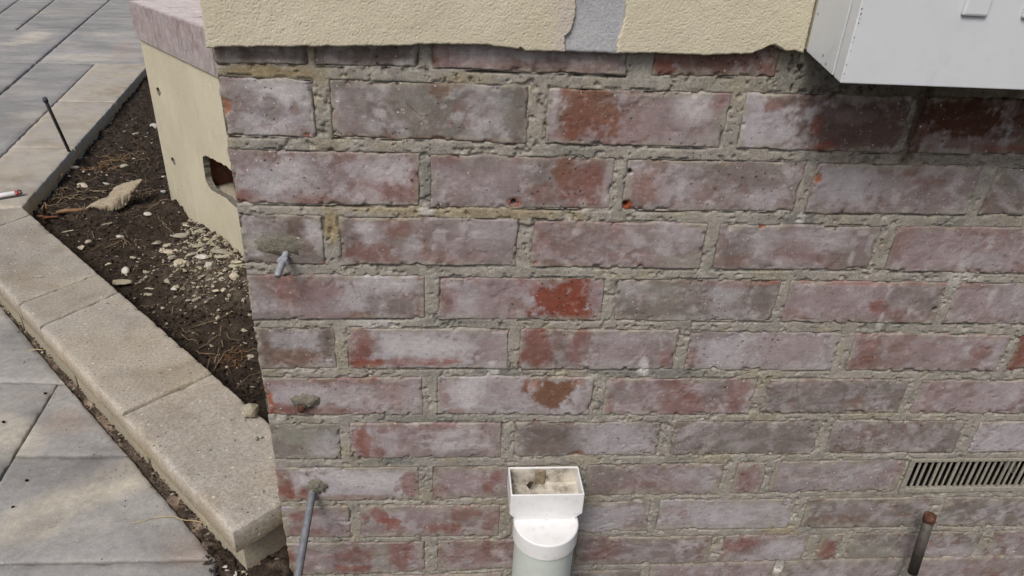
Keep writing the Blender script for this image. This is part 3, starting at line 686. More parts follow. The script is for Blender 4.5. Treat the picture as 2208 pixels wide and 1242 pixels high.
def lcol(X, Z):
    c = np.ones(X.shape+(3,))
    e = ony(1215, 60, YP)
    w_ = sst(0.013, 0.004, np.abs(X-e[0])+0.008*(fbm(X, Z, 60, 3, 77)-0.5))
    return c+(np.array((0.95, 0.92, 1.12))-c)*(0.65*w_)[..., None]
gl = [ony(1246, -60, YP), ony(1243, 0, YP), ony(1238, 40, YP), ony(1231, 66, YP), ony(1220, 80, YP), ony(1219, 112, YP)]
gr = [ony(1356, -60, YP), ony(1352, 0, YP), ony(1346, 40, YP), ony(1337, 75, YP), ony(1329, 116, YP)]
plaster('plaster_panel', [(440, 103), (500, 102), (600, 101), (660, 99), (800, 100), (880, 99), (900, 96), (1000, 95), (1040, 98), (1100, 103), (1118, 106), (1122, 102), (1132, 110), (1195, 112), (1230, 112)],
        WX0-0.0005, gl[-1][0], YP, M_PLASTER, 21, colfn=lcol, edge_r=gl)
plaster('plaster_panel', [(1320, 115), (1400, 116), (1500, 117), (1620, 118), (1640, 109), (1660, 98), (1672, 97), (1695, 110), (1715, 108), (1736, 117), (1740, 108), (1760, 100)],
        gr[-1][0], 0.5178, YP, M_PLASTER, 22, edge_l=gr)
plaster('bare_patch', [(1215, 111), (1260, 113), (1300, 113), (1335, 115)], gl[-1][0]-0.004, gr[-1][0]+0.006, YP+0.0036, M_BARE, 23, step=0.0016, stip=0.0003)
plaster('plaster_panel', [(1755, 108), (2300, 60)], 0.522, WX1, YP+0.0005, M_PLASTER, 24, step=0.004)
# broken mortar fillet under the meter box
c0 = ony(1760, 165)

# ---------------------------------------------------------------- vent in the wall
M_VENT = m_speck('vent_clay', (0.235, 0.225, 0.20), (0.33, 0.315, 0.27), (0.165, 0.155, 0.135), bump=0.6, gritd=0.05)
M_DARK = m_plain('cavity_dark', (0.012, 0.011, 0.010), 1.0, 0.0)
vx0, vx1, vz0, vz1 = 0.8475, 1.071, -0.6855, -0.6175
vent = empty('air_vent', ((vx0+vx1)/2, 0.0, vz0)); adopt(vent, wall)
def vpart(name, a, b, m, bev=0.0006, M=None):
    o = box(name, a, b, m, bev=bev, M=M); o.parent = vent; o.matrix_parent_inverse = Matrix.Translation(vent.location).inverted(); return o
vpart('frame_bar', (vx0, -0.0012, vz1-0.0058), (vx1, 0.005, vz1), M_VENT)
vpart('frame_bar', (vx0, -0.0012, vz0), (vx1, 0.006, vz0+0.008), M_VENT)
vpart('frame_bar', (vx0, -0.0010, vz0+0.0082), (vx0+0.008, 0.006, vz1-0.0060), M_VENT)
vpart('frame_bar', (vx1-0.010, -0.0010, vz0+0.0082), (vx1, 0.006, vz1-0.0060), M_VENT)
vpart('vent_shade_back', (vx0+0.002, 0.058, vz0+0.002), (vx1-0.002, 0.062, vz1-0.002), M_DARK, 0)  # near-black linings, added so the slots look deep in shade
vpart('vent_shade_floor', (vx0+0.002, 0.0065, vz0+0.0015), (vx1-0.002, 0.0575, vz0+0.0030), M_DARK, 0)
vpart('vent_shade_side', (vx1-0.0035, 0.0065, vz0+0.0035), (vx1-0.002, 0.0575, vz1-0.002), M_DARK, 0)
vpart('vent_shade_side', (vx0+0.002, 0.0065, vz0+0.0035), (vx0+0.0035, 0.0575, vz1-0.002), M_DARK, 0)
ns = 19
for i in range(ns):
    xc = vx0+0.010+(vx1-vx0-0.020)*(i+0.80)/(ns+0.6)
    w2 = 0.0018+0.0004*math.sin(i*2.3)
    vpart('slat', (xc-w2, 0.0008+0.0006*math.sin(i*1.7), vz0+0.0078), (xc+w2, 0.0036, vz1-0.0055), M_VENT, 0.0009)

# ---------------------------------------------------------------- side wall of cream render with a brick sill
SB = np.array((-0.739, 1.309)); AN = math.radians(36.0)
SE = np.array((math.sin(AN), -math.cos(AN))); SN = np.array((-math.cos(AN), -math.sin(AN)))
def sp3(s_, z, o_=0.0):
    q = SB+SE*s_+SN*o_; return (float(q[0]), float(q[1]), float(z))
def onS(px, py, o_=0.0):
    d = ray(px, py); b = SB+SN*o_
    t = ((b-CP[:2])@SN)/(d[:2]@SN); q = CP+d*t
    return float((q[:2]-SB)@SE), float(q[2])
side = empty('side_wall', sp3(0.4, -0.84, -0.1))
tag(side, 'cream rendered side wall with drilled holes, a broken gap and a brick ledge on top', 'wall')
ZT = -0.233; SL = 1.02
hole = [onS(*p) for p in ((437, 337), (443, 335), (452, 340), (460, 342), (468, 349), (474, 350), (481, 355), (488, 357))]
hole_low = [onS(*p) for p in ((497, 437), (489, 428), (481, 424), (474, 419), (466, 416), (458, 411), (449, 400), (445, 391), (442, 380), (440, 366), (438, 352))]
sR = max(hole[-1][0], hole_low[0][0])+0.035
loop = hole+[(sR, hole[-1][1]-0.004), (sR+0.01, (hole[-1][1]+hole_low[0][1])/2), (sR, hole_low[0][1])]+hole_low
def jag(L, amp, sd):
    R = random.Random(sd); out = []
    for i in range(len(L)):
        a, b = L[i], L[(i+1) % len(L)]
        out.append(a)
        for k in (0.33, 0.66): out.append((a[0]+(b[0]-a[0])*k+R.uniform(-amp, amp), a[1]+(b[1]-a[1])*k+R.uniform(-amp, amp)))
    return out
def circ(px, py, rx, rz, n=10, sd=0):
    c = onS(px, py); R = random.Random(sd)
    return [(c[0]+rx*R.uniform(.75, 1.2)*math.cos(2*math.pi*k/n), c[1]+rz*R.uniform(.75, 1.2)*math.sin(2*math.pi*k/n)) for k in range(n)]
loops = [jag(loop, 0.0016, 4), circ(342, 197, .0200, .0115, sd=2), circ(374, 347, .0200, .0110, sd=3), circ(312, 83, .004, .0035, sd=5), circ(384, 410, .003, .003, sd=6)]
R = random.Random(9)
outer = [(-0.001+R.uniform(-.0012, .0012), z) for z in np.linspace(-0.9, ZT, 26)]+[(SL, ZT), (SL, -0.9)]
# render coat with true holes: outline and holes triangulated together, then given thickness
def coat(outer, loops, o0, o1):
    from mathutils.geometry import delaunay_2d_cdt
    polys = [outer]+loops
    flat = [p for L in polys for p in L]
    ed = []; b = 0
    for L in polys:
        ed += [(b+i, b+(i+1) % len(L)) for i in range(len(L))]; b += len(L)
    cv, _, cf, ov, _, _ = delaunay_2d_cdt([Vector(p) for p in flat], ed, [], 0, 1e-6)
    mp_ = [o[0] if o else 0 for o in ov]
    def ins(p, L):
        c = False
        for i in range(len(L)):
            (x1, y1), (x2, y2) = L[i], L[i-1]
            if (y1 > p[1]) != (y2 > p[1]) and p[0] < (x2-x1)*(p[1]-y1)/(y2-y1)+x1: c = not c
        return c
    tri = []
    for f in cf:
        m_ = sum((cv[i] for i in f), Vector((0, 0)))/len(f)
        if ins(m_, outer) and not any(ins(m_, L) for L in loops): tri.append([mp_[i] for i in f])
    n = len(flat)
    V = [sp3(u, v, o0) for u, v in flat]+[sp3(u, v, o1) for u, v in flat]
    F = [tuple(t) for t in tri]+[tuple(i+n for i in t[::-1]) for t in tri]
    b = 0
    for L in polys:
        m = len(L)
        for i in range(m): F.append((b+i, b+(i+1) % m, b+(i+1) % m+n, b+i+n))
        b += m
    return V, F
V, F = coat(outer, loops, 0.0, -0.016)
o = fixn(raw('render_coat', V, F, M_SIDE, None, False)); adopt(o, side)
o.data.materials.append(m_plain('broken_edge', (0.17, 0.158, 0.132), .95, .1, var=.3, sc=120, bump=1.0))
for p in o.data.polygons:
    if len(p.vertices) == 4: p.material_index = 1
def sbox(name, s0, s1, z0, z1, o0, o1, m, bev=0.0):
    M = Matrix(((SE[0], SN[0], 0, SB[0]), (SE[1], SN[1], 0, SB[1]), (0, 0, 1, 0), (0, 0, 0, 1)))
    a = np.array((min(s0, s1), min(o0, o1), z0)); b = np.array((max(s0, s1), max(o0, o1), z1))
    return adopt(box(name, a, b, m, None, bev, M), side)
hs0 = onS(449, 372, -0.0165)[0]; hz0 = onS(449, 398, -0.0165)[1]; hz1 = hz0+0.080
sbox('wall_core', 0.004, SL, -0.9, hz0-0.001, -0.045, -0.22, M_RUBBLE)
sbox('wall_core', 0.004, hs0-0.012, hz0, ZT-0.002, -0.045, -0.22, M_RUBBLE)
sbox('wall_core', hs0-0.009, SL, hz1, ZT-0.002, -0.045, -0.22, M_RUBBLE)
sbox('wall_core', hs0-0.009, SL, hz0, hz1-0.001, -0.105, -0.22, M_RUBBLE)
M_REDB = m_plain('fresh_red_brick', (0.15, 0.060, 0.044), 0.9, 0.2, var=0.3, sc=90, dirt=(0.17, 0.145, 0.12), dirtamt=0.75, bump=0.6)
sbox('brick', hs0-0.010, hs0, hz0+0.0012, hz1-0.002, -0.0165, -0.104, M_REDB, 0.001)
sbox('brick', hs0+0.0005, SL, hz0-0.0005, hz0+0.001, -0.0165, -0.104, M_RUBBLE)
# sill bricks
cut = [-0.020]+[onS(*p, o_=-0.10)[0] for p in ((352, 18),)]
cuts = [-0.020, 0.195, 0.415, 0.63, 0.84, SL]
zs_top = -0.1365
for i in range(len(cuts)-1):
    nu, nv = 110, 150
    U, Vv = np.meshgrid(np.linspace(cuts[i]+0.0012, cuts[i+1]-0.0012, nu), np.linspace(0, 1, nv), indexing='ij')
    # front face then top face folded over the arris
    Hh = zs_top-(ZT+0.0005); Dp = 0.24; tot = Hh+Dp
    L_ = Vv*tot
    zz = np.where(L_ < Hh, ZT+0.0005+L_, zs_top+(L_-Hh)*0.02)
    oo = np.where(L_ < Hh, 0.006, 0.006-(L_-Hh))
    L_ = np.where(np.abs(L_-Hh) < tot/nv*0.51, Hh, L_)
    zz = np.where(L_ == Hh, zs_top-0.001, zz); oo = np.where(L_ == Hh, 0.005, oo)
    oo = oo+0.0016*(fbm(U, zz, 60, 3, 500+i)-0.5)*(L_ <= Hh); zz = zz+0.003*(fbm(U, oo, 40, 3, 510+i)-0.5)*(L_ > Hh)
    Pg = np.stack([SB[0]+SE[0]*U+SN[0]*oo, SB[1]+SE[1]*U+SN[1]*oo, zz], -1)
    n1 = fbm(U, L_, 26, 4, 520+i); n2 = fbm(U*2, L_, 60, 4, 530+i)
    c_ = np.ones(U.shape+(3,))*np.array((0.345, 0.305, 0.31))
    c_ = c_+(np.array((0.25, 0.17, 0.165))-c_)*(0.45*sst(.5, .68, n1))[..., None]; c_ = c_+(np.array((0.44, 0.41, 0.43))-c_)*(0.5*sst(.5, .7, n2))[..., None]
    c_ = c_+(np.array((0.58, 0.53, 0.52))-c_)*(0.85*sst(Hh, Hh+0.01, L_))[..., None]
    o = gridmesh('sill_brick', Pg, M_BRICK, None, c_, flip=False)
    adopt(fixn(o), side)
    sbox('sill_bed', cuts[i]+0.003, cuts[i+1]-0.003, ZT+0.001, zs_top-0.006, -0.002, -0.22, M_CORE)

# ---------------------------------------------------------------- ground, lower paving, raised paving
def sheet(name, x0, x1, y0, y1, z, m, kind='structure'):
    o = raw(name, [(x0, y0, z), (x1, y0, z), (x1, y1, z), (x0, y1, z)], [(0, 1, 2, 3)], m, None, False)
    o['kind'] = kind; return o
sheet('ground', -60, 60, -60, 60, -0.955, M_GROUND)
ZP = -0.83
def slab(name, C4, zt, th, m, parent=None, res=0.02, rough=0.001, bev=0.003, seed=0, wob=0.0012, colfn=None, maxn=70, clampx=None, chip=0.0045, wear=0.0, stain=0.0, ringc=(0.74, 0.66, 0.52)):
    """slab on a quadrilateral outline (counter-clockwise), soft worn edges"""
    C4 = [np.array(c[:2], float) for c in C4]
    lu = max(np.linalg.norm(C4[1]-C4[0]), np.linalg.norm(C4[2]-C4[3])); lv = max(np.linalg.norm(C4[3]-C4[0]), np.linalg.norm(C4[2]-C4[1]))
    nu = int(np.clip(lu/res, 4, maxn)); nv = int(np.clip(lv/res, 4, maxn))
    def sp(n, l):
        t = np.linspace(0, 1, n); e = min(bev/l, 0.2)
        return np.unique(np.concatenate([[0, e*0.35, e], e+(1-2*e)*t[1:-1], [1-e, 1-e*0.35, 1]]))
    u = sp(nu, lu); v = sp(nv, lv)
    U, Vv = np.meshgrid(u, v, indexing='ij')
    Pq = ((1-U)*(1-Vv))[..., None]*C4[0]+(U*(1-Vv))[..., None]*C4[1]+(U*Vv)[..., None]*C4[2]+((1-U)*Vv)[..., None]*C4[3]
    du = np.minimum(U, 1-U)*lu; dv = np.minimum(Vv, 1-Vv)*lv
    d = np.minimum(du, dv)
    X = Pq[..., 0]; Y = Pq[..., 1]
    w1 = fbm(X, Y, 60, 3, seed)-0.5; w2 = fbm(X, Y, 35, 3, seed+5)-0.5
    ctr = sum(C4)/4
    k = np.exp(-d/0.006)*wob*2
    X = X+w1*k; Y = Y+w2*k
    z = zt+rough*2*(fbm(X, Y, 22, 4, seed+9)-0.5)-bev*0.8*np.clip(1-d/bev, 0, 1)**2
    cf = sst(0.54, 0.70, fbm(X, Y, 60, 4, seed+15))*np.clip(1-d/0.010, 0, 1)
    z -= chip*cf
    if clampx is not None: X = np.minimum(X, clampx)
    Pg = padring(np.stack([X, Y, z], -1), (0, 0, 0)); e = np.ones(Pg.shape[:2], bool); e[1:-1, 1:-1] = False
    Pg[e, 2] = zt-th
    col = colfn(Pg[..., 0], Pg[..., 1]) if colfn else np.ones(Pg.shape)
    if colfn: col[e] = (0.16, 0.145, 0.125)          # joints packed with dirt
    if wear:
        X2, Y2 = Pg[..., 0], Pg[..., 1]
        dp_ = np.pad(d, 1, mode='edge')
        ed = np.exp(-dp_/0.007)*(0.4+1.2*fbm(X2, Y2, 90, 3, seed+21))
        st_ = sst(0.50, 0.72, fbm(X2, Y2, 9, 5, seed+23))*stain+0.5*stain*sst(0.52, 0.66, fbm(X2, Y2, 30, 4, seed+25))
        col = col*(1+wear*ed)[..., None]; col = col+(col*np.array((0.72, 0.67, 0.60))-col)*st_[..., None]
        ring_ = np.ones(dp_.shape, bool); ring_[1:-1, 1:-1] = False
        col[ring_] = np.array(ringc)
    o = gridmesh(name, Pg, m, None, col, origin=(ctr[0], ctr[1], zt-th))
    return o
def lay(root, quads, zt, th, m, gap, name='paver', **kw):
    for i, q in enumerate(quads):
        q = [np.array(p[:2], float) for p in q]
        a = 0.5*sum(q[k][0]*q[(k+1) % 4][1]-q[(k+1) % 4][0]*q[k][1] for k in range(4))
        if a < 0: q = q[::-1]
        # inset by half a joint
        r_ = []
        for k in range(4):
            p0, p1, p2 = q[k-1], q[k], q[(k+1) % 4]
            d1 = (p1-p0)/np.linalg.norm(p1-p0); d2 = (p2-p1)/np.linalg.norm(p2-p1)
            n1 = np.array((-d1[1], d1[0])); n2 = np.array((-d2[1], d2[0]))
            den = 1+n1@n2
            r_.append(p1+(n1+n2)/max(den, 0.3)*gap/2)
        o = slab(name, r_, zt, th, m, seed=600+i*3, **kw)
        adopt(o, root)
def patches(z, items):
    L_ = []
    for px, py, ax_, ay_, bx2, by2, tint, stg in items:
        c0 = onz(px, py, z)[:2]; A = np.array([onz(px+ax_, py+ay_, z)[:2]-c0, onz(px+bx2, py+by2, z)[:2]-c0]).T
        L_.append((c0, np.linalg.inv(A), np.array(tint), stg))
    def fn(X, Y):
        c = np.ones(X.shape+(3,)); n_ = fbm(X, Y, 7, 5, 881); n2_ = fbm(X, Y, 25, 4, 882)
        for c0, Ai, t_, stg in L_:
            dx, dy = X-c0[0], Y-c0[1]
            q = np.hypot(Ai[0, 0]*dx+Ai[0, 1]*dy, Ai[1, 0]*dx+Ai[1, 1]*dy)
            w_ = sst(1.45, 0.45, q+1.2*(n_-0.5)+0.7*(n2_-0.5))*stg
            c = c+(t_-c)*w_[..., None]
        return c
    return fn
CRM, PNK, DRK = (1.55, 1.46, 1.27), (1.16, 1.0, 0.90), (0.72, 0.72, 0.725)
PLOW = patches(ZP, [(230, 1055, 260, -110, 10, 34, CRM, .95), (20, 930, 60, -10, 20, 60, CRM, .8), (400, 1190, 60, 0, 0, 40, PNK, .8), (150, 905, 60, 0, 0, 30, PNK, .7), (130, 1010, 150, 10, -10, 40, DRK, .55), (320, 1150, 90, 20, 0, 50, DRK, .4), (60, 740, 60, 0, 0, 60, DRK, .5), (120, 1120, 100, -50, 0, 20, DRK, .3), (170, 960, 60, 10, 0, 15, DRK, .4)])
PTER = patches(-0.70, [(60, 82, 46, -10, 0, 12, CRM, .8), (180, 122, 60, -2, 0, 8, CRM, .6), (230, 74, 60, 0, 0, 6, CRM, .4), (60, 252, 70, -10, 0, 22, CRM, .6), (20, 270, 60, 0, 0, 22, DRK, .5), (205, 98, 50, 6, 0, 10, DRK, .5), (190, 55, 90, 0, 0, 9, DRK, .45), (40, 190, 60, 0, 0, 20, CRM, .3), (150, 95, 30, 0, 0, 8, PNK, .5), (270, 105, 26, 0, 0, 26, PNK, .6), (120, 25, 60, 0, 0, 8, CRM, .35)])
def ix(p, q, r_, s_):
    """crossing of line pq with line rs"""
    p, q, r_, s_ = [np.array(t[:2], float) for t in (p, q, r_, s_)]
    A = np.array([q-p, -(s_-r_)]).T
    t = np.linalg.solve(A, r_-p); return p+(q-p)*t[0]
def ext(p, q, t):
    p = np.array(p[:2], float); q = np.array(q[:2], float); return p+(q-p)*t
G = lambda x, y: onz(x, y, ZP)[:2]
paving = box('paving', (-3.2, -2.6, -0.950), (-0.135, 1.25, ZP-0.028), M_GROUND); paving['kind'] = 'structure'
dirt_o = [G(0, 655), G(300, 1015), G(470, 1205)]       # edge of the dirt strip beside the planter
eA = G(-300, 318); eB = dirt_o[-1]+(dirt_o[-1]-dirt_o[0])*0.8
la0, la1 = G(0, 823), G(104, 825)
lb0, lb1 = G(0, 1031), G(101, 866)
lc0, lc1 = G(30, 983), G(255, 982)
ld0, ld1 = G(0, 1214), G(340, 1208)
e0, e1 = dirt_o[0], dirt_o[1]
A_e = ix(la0, la1, e0, e1); A_l = la0+(la0-la1)*12
C_b = ix(lc0, lc1, lb0, lb1); C_e = ix(lc0, lc1, e0, dirt_o[2])
D_e = ix(ld0, ld1, e0, dirt_o[2]); D_b = ix(ld0, ld1, lb0, lb1); D_l = ld0+(ld0-ld1)*3.5
b_top = ix(lb0, lb1, la0, la1)
quads = [
 [A_l, A_e, e0+(e0-e1)*1.0, np.array((A_l[0], (e0+(e0-e1)*1.0)[1]))],                # above joint a
 [D_l+0*D_l, D_b, b_top, A_l],                                                       # left of the sloping joint
 [C_b, C_e, A_e, b_top],
 [D_b, D_e, C_e, C_b],
]
eC = dirt_o[2]+(dirt_o[2]-e0)*0.10
yb = D_e[1]-0.42
quads += [[np.array((D_l[0], yb)), np.array((D_b[0]-0.15, yb)), D_b+(D_l-D_b)*0.25, np.array(D_l)], [np.array((D_b[0]-0.15, yb)), np.array((-0.135, yb)), np.array(D_e), D_b+(D_l-D_b)*0.25]]
for k in range(3):
    for j in range(3):
        x_ = -2.385+0.75*j; y_ = yb-0.5*(k+1)
        quads.append([np.array((x_, y_)), np.array((x_+0.75, y_)), np.array((x_+0.75, y_+0.5)), np.array((x_, y_+0.5))])
lay(paving, quads, ZP, 0.026, M_PAVER, 0.004, res=0.012, rough=0.0016, bev=0.004, colfn=PLOW)

# raised terrace beyond the planting bed, level with the coping
ZC = -0.70
H = lambda x, y: onz(x, y, ZC)[:2]
terr = box('terrace', (-14, 1.9, -0.94), (2.5, 26, ZC-0.115), M_GROUND); terr['kind'] = 'structure'
D0, D1 = H(230, 4), H(0, 200)
h0, h1 = H(0, 132), H(311, 138)
g0, g1 = H(0, 62), H(155, 63.5)
m0, m1 = H(195, 38), H(288, 41)
q0, q1 = H(30, 2), H(190, 4)
l0, l1 = H(110, 4), H(36, 62)
k0, k1 = H(33, 3), H(0, 27)
so0, so1 = H(203, 138), H(25, 313)                      # outer line of the edging strip
si0, si1 = H(310, 152), H(48, 447)
hd = ix(h0, h1, D0, D1); gd = ix(g0, g1, D0, D1); qd = ix(q0, q1, D0, D1); md = ix(m0, m1, D0, D1)
ql = ix(q0, q1, l0, l1); gl_ = ix(g0, g1, l0, l1); qk = ix(q0, q1, k0, k1); gk = ix(g0, g1, k0, k1)
hs = ix(h0, h1, so0, so1)
hL = ext(h1, h0, 2.2); gL = ext(g1, g0, 3.2); qL = ext(q1, q0, 2.4)
sb = H(-90, 430)                                        # strip's outer line carried to the front-left, out of frame
so2 = ext(so0, so1, 1.75)
dL = ext(D0, D1, 1.55)
far = 14.0
hR = ext(h0, h1, 1.9); mR = ext(m0, m1, 4.0); 
def up(p, q, y): return ext(p, q, (y-p[1])/(q[1]-p[1]))
tq = [
 [so2, hs, hd, dL],                                      # between the strip and the long diagonal joint
 [np.array((dL[0]-1.6, dL[1]+0.2)), dL, hd, hL],
 [hd, hR, mR, md], [hL, hd, gd, gL],
 [gl_, gd, qd, ql], [gk, gl_, ql, qk], [gL, gk, qk, qL],
 [md, mR, np.array((mR[0]+0.3, 12.5)), up(D1, D0, 12.5)],
 [ql, qd, up(D1, D0, 12.5), up(l1, l0, 12.5)], [qk, ql, up(l1, l0, 12.5), up(k1, k0, 12.5)], [qL, qk, up(k1, k0, 12.5), np.array((qL[0]-1, 12.5))],
]
lay(terr, tq, ZC-0.004, 0.108, M_PAVER, 0.013, res=0.03, rough=0.0025, bev=0.006, wob=0.004, colfn=PTER, maxn=110)
# edging stones along the back of the bed (they carry on the planter's coping)
planter = empty('planter_wall', (-0.55, 0.45, ZP))
tag(planter, 'low buff block planter wall with wide cast stone coping around the soil bed', 'garden wall')
j1a, j1b = H(135, 217.5), H(251, 219.5)
j2a, j2b = H(0, 317), H(150, 318)
ca, cb = H(0, 449), H(60, 448)
sI0 = ix(si0, si1, h0, h1); sO0 = hs
sI1 = ix(si0, si1, j1a, j1b); sO1 = ix(so0, so1, j1a, j1b)
sI2 = ix(si0, si1, j2a, j2b); sO2 = ix(so0, so1, j2a, j2b)
# front leg lines
fo0, fo1 = H(0, 617), H(500, 1146); fi0, fi1 = H(62, 457), H(556, 886)
cI = ix(si0, si1, fi0, fi1)
sO3 = ix(so0, so1, ca, cb)
lay(planter, [[sI1, sI0, sO0, sO1], [sI2, sI1, sO1, sO2], [cI, sI2, sO2, sO3]], ZC, 0.042, M_STRIP, 0.007, name='coping_stone', res=0.02, rough=0.0014, bev=0.004, wear=0.15, stain=0.6, ringc=(1.35, 1.03, 0.62))  # ringc: buff stain, brightened to lift the sides out of their shade
# front leg
def jl(a, b): return ix(fo0, fo1, H(*a), H(*b)), ix(fi0, fi1, H(*a), H(*b))
JA = jl((0, 486), (62, 464)); JB = jl((40, 655), (212, 590)); JC = jl((100, 697), (258, 628)); JD = jl((266, 889), (455, 803))
corner_o = ix(fo0, fo1, so0, so1+0*so1)
endO = H(500, 1146); endI = H(605, 1081)
dirE = endI-endO
EI = ix(fi0, fi1, endO, endO+dirE)
fo_c = JA[0]+(JA[0]-JB[0])*0.42
lay(planter, [[JA[0], JA[1], cI, sO3*0.5+fo_c*0.5], [JB[0], JB[1], JA[1], JA[0]], [JC[0], JC[1], JB[1], JB[0]], [JD[0], JD[1], JC[1], JC[0]]], ZC, 0.042, M_COPE, 0.0045, name='coping_stone', res=0.008, rough=0.0012, bev=0.0035, maxn=60, wear=0.26, stain=0.5, wob=0.0014, chip=0.005)
# last stone is cut to the brick wall: outline clipped at the wall's corner
wx = WX0-0.0025
tE = (wx-endO[0])/(endI[0]-endO[0]); cutE = endO+dirE*tE
n0 = len(planter.children)
lay(planter, [[endO, EI, JD[1], JD[0]]], ZC-0.0035, 0.042, M_COPE, 0.003, name='coping_stone', res=0.008, rough=0.0012, bev=0.0035, maxn=60, wear=0.26, stain=0.5, wob=0.0014, chip=0.005, clampx=wx)
# block courses below the coping
def blockline(o_a, o_b, i_a, i_b, n, ins):
    o_a, o_b, i_a, i_b = [np.array(t[:2], float) for t in (o_a, o_b, i_a, i_b)]
    out = []
    for k in range(n):
        t0 = k/n+0.004; t1 = (k+1)/n-0.004
        p = [o_a+(o_b-o_a)*t0, o_a+(o_b-o_a)*t1, i_a+(i_b-i_a)*t1, i_a+(i_b-i_a)*t0]
        w_ = (p[3]-p[0])/np.linalg.norm(p[3]-p[0])
        p[0] = p[0]+w_*ins; p[1] = p[1]+w_*ins; p[2] = p[2]-w_*ins*0.5; p[3] = p[3]-w_*ins*0.5
        out.append(p)
    return out
ax = (endO-JD[0])/np.linalg.norm(endO-JD[0])
EO2 = endO-ax*0.022; EI2 = cutE-ax*0.022
wI2 = (EI2-EO2)
bl = blockline(JA[0], EO2, JA[1], EO2+wI2/np.linalg.norm(wI2)*0.150, 4, 0.022)
bl[-1][2] = np.array((WX0-0.006, bl[-1][1][1]+(bl[-1][2]-bl[-1][1])[1]/max(1e-6, (bl[-1][2]-bl[-1][1])[0])*(WX0-0.006-bl[-1][1][0]))) if bl[-1][2][0] > WX0-0.006 else bl[-1][2]
lay(planter, bl, ZC-0.0455, 0.115, M_BLOCK, 0.002, name='wall_block', res=0.02, rough=0.0004, bev=0.003)
bk = blockline(sO3, sO0, cI, sI0, 3, 0.004)
lay(planter, bk, ZC-0.0425, 0.115, M_BLOCK, 0.002, name='wall_block', res=0.05, rough=0.0004, bev=0.003)

# ---------------------------------------------------------------- soil in the bed
ns_ = 300
XX, YY = np.meshgrid(np.linspace(-1.85, -0.10, ns_), np.linspace(0.02, 3.9, 560), indexing='ij')
sS = (XX-SB[0])*SE[0]+(YY-SB[1])*SE[1]; sO = (XX-SB[0])*SN[0]+(YY-SB[1])*SN[1]      # along / away from the side wall
hgt = -0.750+0.028*(fbm(XX, YY, 9, 4, 801)-0.5)+0.034*(fbm(XX, YY, 36, 4, 802)-0.5)+0.016*(fbm(XX, YY, 130, 3, 803)-0.5)
hgt += 0.028*np.exp(-np.maximum(sO, 0)/0.10)*sst(-0.4, 0.1, sS)
hgt += 0.058*np.exp(-((sS-0.60)/0.34)**2-(np.maximum(sO, 0)/0.10)**2)                  # heap of fallen render at the wall foot
hgt += 0.018*np.exp(-((sS-0.07)/0.05)**2-(sO/0.05)**2)
df = (XX-fi0[0])*(-(fi1-fi0)[1])+(YY-fi0[1])*(fi1-fi0)[0]; df = df/np.linalg.norm(fi1-fi0)
hgt -= 0.020*np.exp(-np.maximum(df, 0)/0.05)
hgt = np.where(df < -0.05, -0.90, hgt)
vB = np.array((si0-si1)); db = ((XX-si1[0])*vB[1]-(YY-si1[1])*vB[0])/np.linalg.norm(vB)
hgt = np.where(db < -0.03, -0.90, hgt)
sc_ = np.ones(XX.shape+(3,))
rub = np.exp(-((sS-0.56)/0.22)**2-((sO-0.05)/0.10)**2)*(0.6+0.8*(fbm(XX, YY, 50, 3, 805)-0.5))
sc_ = sc_*(1+np.clip(rub, 0, 1)[..., None]*np.array((2.6, 2.9, 2.9)))
soil = gridmesh('soil', np.stack([XX, YY, hgt], -1), M_SOIL, None, sc_); soil['kind'] = 'structure'
_xs = np.linspace(-1.85, -0.10, ns_); _ys = np.linspace(0.02, 3.9, 560)
def soil_z(x, y):
    i = int(np.clip(np.searchsorted(_xs, x), 0, ns_-1)); j = int(np.clip(np.searchsorted(_ys, y), 0, 559)); return float(hgt[i, j])
def onsoil(px, py):
    q = onz(px, py, -0.74)
    for _ in range(6): q = onz(px, py, soil_z(q[0], q[1]))
    return q
# soil strip between coping and paving
def strip_soil():
    n = 260
    t = np.linspace(-0.5, 1.09, n)[:, None]; v = np.linspace(0, 1, 26)[None, :]
    p0 = G(0, 655)+0*t[..., None]; 
    a_ = dirt_o[0]+(dirt_o[2]-dirt_o[0])*t
    inn = np.array(JA[0])+(np.array(endO)-np.array(JA[0]))*0
    dirv = (fo1-fo0)/np.linalg.norm(fo1-fo0); nrm = np.array((-dirv[1], dirv[0])); nrm = nrm if nrm @ (fi0-fo0) > 0 else -nrm
    Pp = (a_-nrm*0.012)[:, None, :]+v[..., None]*nrm*(0.105)
    X = Pp[..., 0]; Y = Pp[..., 1]
    z = ZP-0.004+0.012*sst(0.1, 0.5, np.broadcast_to(v, X.shape))+0.012*(fbm(X, Y, 45, 4, 811)-0.5)+0.010*(fbm(X, Y, 140, 3, 812)-0.5)
    z = z-0.012*sst(0.14, 0.0, np.broadcast_to(v, X.shape)+0.2*(fbm(X, Y, 60, 3, 813)-0.5))
    col = np.ones(X.shape+(3,))*(1.9+3.4*sst(0.46, 0.64, fbm(X, Y, 26, 3, 814)))[..., None]
    o = gridmesh('soil', np.stack([X, Y, z], -1), M_SOIL, None, col, flip=True); o['kind'] = 'structure'
    return dirv, nrm
dirv, nrmv = strip_soil()

